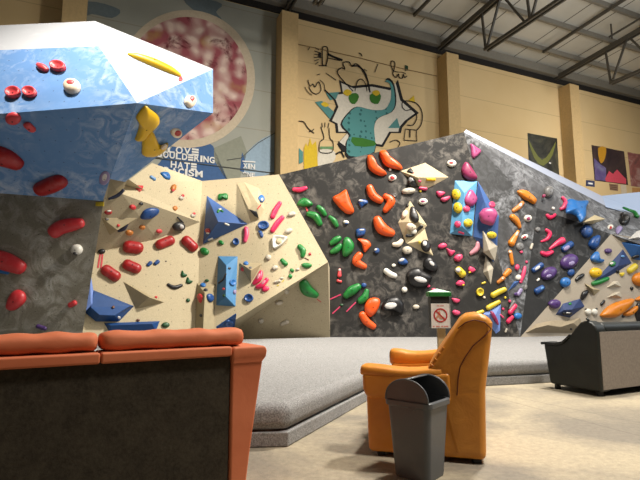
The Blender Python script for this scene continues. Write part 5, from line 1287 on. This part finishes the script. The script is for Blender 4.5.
# back: rakes from the arm up to the rounded top
bprof = [(0.0, 0.03), (-0.012, 0.45), (-0.065, 0.80), (-0.075, 0.88), (-0.055, 0.925), (0.01, 0.945), (0.08, 0.935), (0.125, 0.905), (0.20, 0.80), (0.285, 0.68), (0.365, 0.565), (0.36, 0.50), (0.28, 0.36), (0.20, 0.03)]
back = extr(bprof, 0.0, WID).build('backrest', lea, chair, True, 0.045, 5)
for q in (((-0.062, 0.845), (-0.02, 0.80), (0.055, 0.735), (0.105, 0.665), (0.14, 0.60), (0.155, 0.52), (0.165, 0.42)),
          ((0.145, 0.845), (0.095, 0.885), (0.04, 0.902), (-0.025, 0.888), (-0.062, 0.845))):
    MB().tube([L_(x, -0.001, z) for x, z in q], 0.0036, 8).build('seam', leas, back, True)
    MB().tube([L_(x, WID + 0.001, z) for x, z in q], 0.0036, 8).build('seam', leas, back, True)
MB().tube([L_(-0.062, 0.04, 0.845), L_(-0.071, WID / 2, 0.85), L_(-0.062, WID - 0.04, 0.845)], 0.004, 8).build('seam', leas, back, True)
# gathered folds where the back meets the arm
mb = MB()
for k in range(4):
    x = 0.335 - k * 0.028; z = 0.625 + k * 0.036
    mb.tube([L_(x - 0.005, 0.012, z - 0.012), L_(x - 0.04, 0.004, z - 0.035)], [0.005, 0.002], 6)
mb.build('fold', lea, back, True)
for x, y in ((0.06, 0.06), (LEN - 0.08, 0.06), (0.06, WID - 0.06), (LEN - 0.08, WID - 0.06)):
    MB().box(L_(x, y, 0.014), 0.05, 0.05, 0.026).build('foot', flat('black foot', (22, 20, 18), 0.6), chair)

# ---------------- grey bin
binm = plastic('grey bin plastic', (82, 84, 86), 0.38, 0.05)
bc = Z(428, 484, 0)
ang = math.radians(-33)
# near corner on the floor at bc; local x along the arch face towards the left, y along the axis away to the right
ex = Vector((-math.cos(math.radians(40)), math.sin(math.radians(40)), 0)); ey = Vector((math.sin(math.radians(40)), math.cos(math.radians(40)), 0))
BW, BD = 0.29, 0.275
cen = bc + ex * (BW * 0.37) + ey * (BD * 0.37)
Bn = lambda x, y, z: cen + ex * x + ey * y + Vector((0, 0, z))
e = empty('waste_bin', cen, 'dark grey plastic bin with domed lid, standing beside the armchair', 'waste bin')
def rrect(hx, hy, r, z, seg=5):
    out = []
    for cx_, cy_, a0_ in ((hx - r, hy - r, 0), (-hx + r, hy - r, 90), (-hx + r, -hy + r, 180), (hx - r, -hy + r, 270)):
        for k in range(seg + 1):
            a = math.radians(a0_ + 90 * k / seg); out.append(Bn(cx_ + r * math.cos(a), cy_ + r * math.sin(a), z))
    return out
def loft(rings, cap0=True, cap1=True):
    m_ = len(rings[0]); vs = [p for r in rings for p in r]; fs = []
    for i in range(len(rings) - 1):
        for k in range(m_): fs.append((i * m_ + k, i * m_ + (k + 1) % m_, (i + 1) * m_ + (k + 1) % m_, (i + 1) * m_ + k))
    if cap0: fs.append(tuple(range(m_)))
    if cap1: fs.append(tuple((len(rings) - 1) * m_ + k for k in range(m_)))
    return MB().add(vs, fs)
hx, hy = BW / 2, BD / 2
loft([rrect(hx * .76, hy * .76, .03, 0.0), rrect(hx * .79, hy * .79, .035, 0.012), rrect(hx * .97, hy * .97, .04, 0.40), rrect(hx * .98, hy * .98, .04, 0.43),
      rrect(hx * .95, hy * .95, .038, 0.43), rrect(hx * .74, hy * .74, .03, 0.02)]).build('body', binm, e, True, 0.003, 2)
rim = loft([rrect(hx * .99, hy * .99, .04, 0.405), rrect(hx * 1.06, hy * 1.06, .045, 0.41), rrect(hx * 1.07, hy * 1.07, .045, 0.438), rrect(hx * 1.03, hy * 1.03, .042, 0.444), rrect(hx * .93, hy * .93, .038, 0.444), rrect(hx * .93, hy * .93, .038, 0.405)], False, False).build('rim', binm, e, True, 0.002, 2)
# domed lid: two arched ends and the flap turned back, leaving the opening
def arch(y, hx_, z0, hgt, seg=18):
    return [Bn(hx_ * math.cos(math.pi * k / seg), y, z0 + hgt * math.sin(math.pi * k / seg) ** 0.85 if 0 < k < seg else z0) for k in range(seg + 1)]
lid = empty('lid', cen + Vector((0, 0, .44))); lid.parent = e; lid.matrix_parent_inverse = e.matrix_basis.inverted()
AH = 0.125
MB().prism(arch(-hy * 1.0, hx * 0.98, 0.44, AH), ey * 0.012).build('end_plate', binm, lid, False, 0.003, 2)
MB().prism(arch(hy * 0.95, hx * 0.98, 0.44, AH), ey * 0.012).build('end_plate', binm, lid, False, 0.003, 2)
# shell over the far half only: the near half stands open
A0_ = arch(-hy * 0.98, hx * 0.97, 0.44, AH)[:10]; A1_ = [p + ey * (hy * 1.96) for p in A0_]
I0_ = arch(-hy * 0.98, hx * 0.92, 0.44, AH * 0.95)[:10]; I1_ = [p + ey * (hy * 1.96) for p in I0_]
vs = A0_ + A1_ + I0_ + I1_; fs = []
for k in range(9):
    fs += [(k, k + 1, 10 + k + 1, 10 + k), (20 + k, 30 + k, 30 + k + 1, 20 + k + 1), (k, 20 + k, 21 + k, k + 1), (10 + k, 11 + k, 31 + k, 30 + k)]
fs += [(0, 10, 30, 20), (9, 29, 39, 19)]
MB().add(vs, fs).build('shell', binm, lid, True)
MB().tube([p for p in arch(-hy * 1.0, hx * 0.97, 0.44, AH)], 0.0045, 8).build('edge_bead', binm, lid, True)
MB().tube([p for p in arch(hy * 1.0, hx * 0.97, 0.44, AH)], 0.0045, 8).build('edge_bead', binm, lid, True)
MB().prism([Bn(-hx * .1, -hy * 1.075, .412), Bn(-hx * .45, -hy * 1.075, .41), Bn(-hx * .3, -hy * 1.075, .392)], ey * 0.004).build('clip', binm, e)

# ---------------- post with the paper notices
wood = flat('pale wood', (196, 168, 122), 0.7)
base = Z(441, 384, 0); SY = base.y
sp = V(440, 316, 5.25); post0 = Vector((sp.x, 5.25, 0))
e = empty('sign_post', post0, 'wooden post with white no-entry paper sign and green cap behind the armchair', 'sign post')
sx = lambda px: (px - 320) / F * 5.25
zz = lambda py: V(440, py, 5.25).z
MB().box((V(441.5, 340, 5.29).x, 5.29, zz(326) / 2), 0.085, 0.045, zz(326)).build('post', wood, e, bevel=0.004)
MB().box((sp.x, 5.29, 0.012), 0.34, 0.30, 0.024).build('foot_plate', flat('black foot', (22, 20, 18), 0.6), e)
bw = 20.5 / F * 5.25
MB().box((sp.x, 5.29, (zz(296) + zz(328)) / 2), bw * 0.9, 0.13, zz(296) - zz(328)).build('box', flat('black box', (24, 23, 22), 0.6), e, bevel=0.006)
pap = flat('sign paper', (232, 226, 220), 0.8)
pc = Vector((sp.x - 0.002, 5.29 - 0.069, (zz(303.5) + zz(328)) / 2)); pw = 18.2 / F * 5.25; ph = zz(303.5) - zz(328)
sh = MB().box(pc, pw, 0.003, ph).build('paper_sign', pap, e)
sh['label'] = 'white sheet with a red no-entry sign'
MB().box((sp.x + bw * .47, 5.29, pc.z), 0.003, 0.125, ph).build('paper_sign', pap, e)
redm = flat('sign red', (196, 40, 42), 0.7)
mb = MB(); Rr = pw * 0.34; cc = pc + Vector((0, -0.004, ph * 0.02))
for k in range(28):
    a, b_ = 2 * math.pi * k / 28, 2 * math.pi * (k + 1) / 28
    mb.bar(cc + Vector((Rr * math.cos(a), 0, Rr * math.sin(a))), cc + Vector((Rr * math.cos(b_), 0, Rr * math.sin(b_))), pw * 0.07, 0.003, up=Vector((0, 1, 0)))
mb.bar(cc + Vector((-Rr * .7, -.001, Rr * .7)), cc + Vector((Rr * .7, -.001, -Rr * .7)), pw * 0.07, 0.003, up=Vector((0, 1, 0)))
mb.build('prohibition_ring', redm, sh)
foot = [(-.10, .22), (-.02, .24), (.0, .05), (.12, -.06), (.22, -.12), (.22, -.2), (-.02, -.18), (-.1, -.08), (-.22, -.2), (-.26, -.12), (-.16, .02)]
MB().prism([cc + Vector((x * pw, 0.001, z * pw)) for x, z in foot], (0, -0.002, 0)).build('pictogram', flat('sign ochre', (206, 150, 120), 0.7), sh)
mb = MB()
for k, (a, b_) in enumerate(((-.42, -.34), (-.26, -.06), (0.02, .12), (.16, .4))):
    mb.box(pc + Vector(((a + b_) / 2 * pw, -0.003, -ph * 0.43)), (b_ - a) * pw, 0.002, ph * 0.05)
for a, b_ in ((-.18, -.05), (0.0, .2)):
    mb.box(pc + Vector(((a + b_) / 2 * pw, -0.003, ph * 0.41)), (b_ - a) * pw, 0.002, ph * 0.03)
mb.build('printed_line', flat('sign pink', (214, 140, 130), 0.7), sh)
gt = MB(); x0 = sp.x; hw = bw / 2 * 1.07; yy = 5.29; za = zz(296.5); zb_ = zz(292)
vs = [(x0 - hw, yy - .085, za), (x0 + hw, yy - .085, za), (x0 + hw, yy + .085, za), (x0 - hw, yy + .085, za),
      (x0 - hw, yy - .085, zb_), (x0 + hw, yy - .085, zb_), (x0 + hw, yy + .085, zb_ + .005), (x0 - hw, yy + .085, zb_ + .005)]
cap = MB().add(vs, [(0, 1, 2, 3), (4, 7, 6, 5), (0, 4, 5, 1), (1, 5, 6, 2), (2, 6, 7, 3), (3, 7, 4, 0)]).build('cap', P('green'), e, bevel=0.008)
vs = [(x0 - hw * .96, yy - .08, zb_), (x0 + hw * .96, yy - .08, zb_), (x0 + hw * .96, yy + .08, zb_), (x0 - hw * .96, yy + .08, zb_), (x0 - hw * .15, yy + .01, zb_ + .038)]
t_ = MB().add(vs, [(3, 2, 1, 0), (0, 1, 4), (1, 2, 4), (2, 3, 4), (3, 0, 4)]).build('cap_top', plastic('pale green chalked', (196, 222, 200), 0.8, 0.5), e, bevel=0.004)
t_['label'] = 'chalk-dusted pale green top'

# ---------------- terracotta sofa seen from behind
ter = leather('terracotta suede', (196, 104, 64), (212, 122, 80), 0.75, 2.5, 0.18)
weave = fabric('dark backing cloth', (44, 38, 30), (62, 55, 44), 60.0, 0.15, big=0.25, bigcol=(84, 76, 62), bigscale=9.0)
So = V(232, 346, 2.39); So.z = 0
lx = Vector((-0.84, -0.54, 0)).normalized(); ly = Vector((-lx.y, lx.x, 0)); ly = ly if ly.y > 0 else -ly
Sf = basis(So, lx, ly)
sofa = empty('sofa', So + lx * 0.88 + ly * 0.4, 'terracotta sofa seen from behind, with dark cloth back', 'sofa')
SLn = 1.755
def sbox(x0, x1, y0, y1, z0, z1, skew=0.0):
    vs = []
    for x in (x0, x1):
        for y in (y0, y1):
            for z in (z0, z1): vs.append(Sf(x, y, z))
    return MB().add(vs, [(0, 1, 3, 2), (4, 6, 7, 5), (0, 4, 5, 1), (2, 3, 7, 6), (0, 2, 6, 4), (1, 5, 7, 3)])
ZT = V(232, 346.3, 2.39).z; ZB = V(232, 356, 2.39).z
sbox(0, SLn, 0.012, 0.20, 0.06, ZB + 0.02).build('back_panel', weave, sofa, bevel=0.006)
for k in range(3):
    x0 = k * 0.585
    o = sbox(x0 + 0.0015, x0 + 0.5835, -0.012, 0.16, ZB, ZT).build('back_rail', ter, sofa, True, 0.010, 3)
# back cushions bulging over the rail
for k in range(3):
    x0 = k * 0.585 + (0.002 if k else -0.085); x1 = (k + 1) * 0.585 - 0.002
    mb = MB(); nx, na = 22, 14; vs = []; fs = []
    rnd = random.Random(3 + k)
    for i in range(nx + 1):
        t_ = i / nx; x = x0 + (x1 - x0) * t_
        q = (1 - abs(2 * t_ - 1) ** 22) ** 0.5
        wob = 0.004 * math.sin(t_ * 23 + k * 2) + 0.003 * rnd.uniform(-1, 1)
        for j in range(na):
            a = 2 * math.pi * j / na; ca, sa = math.cos(a), math.sin(a)
            y = 0.10 + 0.09 * math.copysign(abs(ca) ** 0.7, ca) * (0.75 + 0.25 * q)
            z = ZT + 0.041 + (0.043 + wob) * math.copysign(abs(sa) ** 0.6, sa) * (0.82 + 0.18 * q)
            vs.append(Sf(x, y, z))
    for i in range(nx):
        for j in range(na): fs.append((i * na + j, i * na + (j + 1) % na, (i + 1) * na + (j + 1) % na, (i + 1) * na + j))
    fs.append(tuple(range(na))); fs.append(tuple(nx * na + j for j in range(na)))
    MB().add(vs, fs).build('back_cushion', ter, sofa, True, sub=1)
    sbox(x0, x1, 0.24, 0.80, 0.24, 0.44).build('seat_cushion', ter, sofa, True, 0.05, 4)
sbox(0, SLn, 0.20, 0.80, 0.06, 0.24).build('base', ter, sofa, True, 0.02)
# arms flare outwards towards their padded tops
def sofa_arm(xa, sgn):
    sec = [(0.0, 0.05, 0.005, 0.075), (0.0, 0.30, 0.002, 0.105), (0.0, 0.55, 0.0, 0.14), (0.0, 0.72, 0.0, 0.165), (0.0, 0.745, -0.004, 0.178), (0.0, 0.775, -0.004, 0.184), (0.0, 0.797, 0.004, 0.172)]
    vs = []; fs = []
    for _, z, xi, xo in sec:
        y0 = -0.014 if z > 0.73 else 0.0; y1 = 0.84
        for x, y in ((xi, y0), (xo, y0), (xo, y1), (xi, y1)): vs.append(Sf(xa - sgn * x, y, z))
    for i in range(len(sec) - 1):
        for j in range(4): fs.append((i * 4 + j, i * 4 + (j + 1) % 4, (i + 1) * 4 + (j + 1) % 4, (i + 1) * 4 + j))
    fs += [(0, 1, 2, 3), tuple((len(sec) - 1) * 4 + j for j in range(4))]
    return MB().add(vs, fs).build('armrest', ter, sofa, True, 0.018, 4)
sofa_arm(-0.002, 1); sofa_arm(SLn + 0.002, -1)
for x, y in ((0.05, 0.06), (SLn - 0.05, 0.06), (0.05, 0.74), (SLn - 0.05, 0.74)):
    MB().box(Sf(x, y, 0.03), 0.05, 0.05, 0.06).build('foot', flat('black foot', (22, 20, 18), 0.6), sofa)

# ---------------- black leather sofa on the right
blk = leather('black leather', (16, 19, 17), (26, 30, 27), 0.5, 5.0, 0.15)
gback = fabric('grey-beige backing', (128, 118, 108), (144, 134, 124), 40.0, 0.08)
Ko = Z(602, 397.5, 0)
ky = (Z(548, 388, 0) - Ko).normalized(); kx = Vector((ky.y, -ky.x, 0)); kx = kx if kx.x > 0 else -kx
Kf = basis(Ko, kx, ky); KW = 1.75; KD = (Z(548, 388, 0) - Ko).length
so = empty('sofa', Ko + kx * KW / 2 + ky * KD / 2, 'black leather sofa with grey cloth back, standing beside the crash mat', 'sofa')
prof = [(0.0, 0.05), (0.0, 0.70), (0.02, 0.76), (0.06, 0.80), (0.13, 0.825), (0.20, 0.80), (0.27, 0.73), (0.36, 0.625), (0.44, 0.56), (0.52, 0.53), (0.62, 0.525), (KD, 0.53), (KD + 0.03, 0.52), (KD - 0.03, 0.06)]
def kext(x0, x1, pr): return MB().prism([Kf(x0, y, z) for y, z in pr], kx * (x1 - x0))
arm1 = kext(0.0, 0.17, prof).build('armrest', blk, so, True, 0.025, 4)
arm2 = kext(KW - 0.17, KW, prof).build('armrest', blk, so, True, 0.025, 4)
for x, a_ in ((0.085, arm1), (KW - 0.085, arm2)):
    pts = [Kf(x, y, z) for y, z in ((0.34, 0.655), (0.44, 0.572), (0.54, 0.546), (0.66, 0.545), (KD - 0.03, 0.55), (KD + 0.055, 0.545))]
    MB().prism([p - kx * 0.10 for p in pts] + [p - kx * 0.10 - Vector((0, 0, 0.03)) for p in pts[::-1]], kx * 0.20).build('arm_pad', blk, a_, True, 0.012, 3)
kext(0.17, KW - 0.17, [(0.012, 0.06), (0.012, 0.72), (0.05, 0.79), (0.12, 0.80), (0.20, 0.77), (0.30, 0.45), (0.30, 0.06)]).build('backrest', blk, so, True, 0.03, 4)
kext(0.17, KW - 0.17, [(0.30, 0.08), (0.30, 0.42), (KD, 0.42), (KD, 0.08)]).build('seat', blk, so, True, 0.04, 4)
MB().prism([Kf(0.035, -0.004, 0.075), Kf(KW - 0.035, -0.004, 0.075), Kf(KW - 0.035, -0.004, 0.70), Kf(0.035, -0.004, 0.70)], ky * 0.014).build('back_panel', gback, so)
for x, y in ((0.06, 0.06), (KW - 0.06, 0.06), (0.06, KD - 0.09), (KW - 0.06, KD - 0.09)):
    MB().box(Kf(x, y, 0.03), 0.05, 0.05, 0.06).build('foot', flat('black foot', (22, 20, 18), 0.6), so)
for x in (0.02, KW - 0.02):
    MB().tube([Kf(x, 0.10, 0.82), Kf(x, 0.125, 0.845)], [0.012, 0.016], 8).build('toggle', blk, so, True)

# ================================================================== LIGHT
def area(loc, aim, power, size, col=(1, 0.93, 0.82), spread=160):
    l = bpy.data.lights.new('hall_or_fill_light', 'AREA'); l.energy = power; l.size = size; l.color = col; l.spread = math.radians(spread)
    o = bpy.data.objects.new('hall_or_fill_light', l); COL.objects.link(o); o.location = loc
    d = Vector(aim) - Vector(loc); o.rotation_euler = d.to_track_quat('-Z', 'Y').to_euler(); return o
SPR = 125
LC = (1, 0.94, 0.85)
area((-3.4, 4.4, 9.6), (-3.2, 7.2, 4.4), 190, 0.9, LC, spread=75)
area((4.0, 7.2, 9.0), (-0.6, 9.4, 1.0), 860, 0.7, LC, spread=SPR)
area((5.8, 5.5, 8.6), (5.8, 9.8, 1.0), 340, 0.9, LC, spread=SPR)
area((3.6, 2.0, 8.0), (1.8, 3.4, 0.2), 210, 0.9, LC, spread=95)
area((12.5, 7.0, 6.0), (7.0, 11.5, 3.0), 200, 2.5, (0.86, 0.93, 1.0), spread=140)  # cool daylight from the right, source out of view
area((12.5, 13.0, 7.6), (10.2, 18.0, 4.8), 230, 1.2, LC, spread=140)  # added lamp out of view, lifts the right end of the back wall
area((8.0, 9.0, 6.5), (8.0, 11.0, 9.6), 190, 2.5, (1, 0.96, 0.9))  # added uplight, brightens the underside of the roof
wd = bpy.data.worlds.new('hall'); SC.world = wd; wd.use_nodes = True
wd.node_tree.nodes['Background'].inputs[0].default_value = (1.0, 0.94, 0.86, 1)
wd.node_tree.nodes['Background'].inputs[1].default_value = 0.08
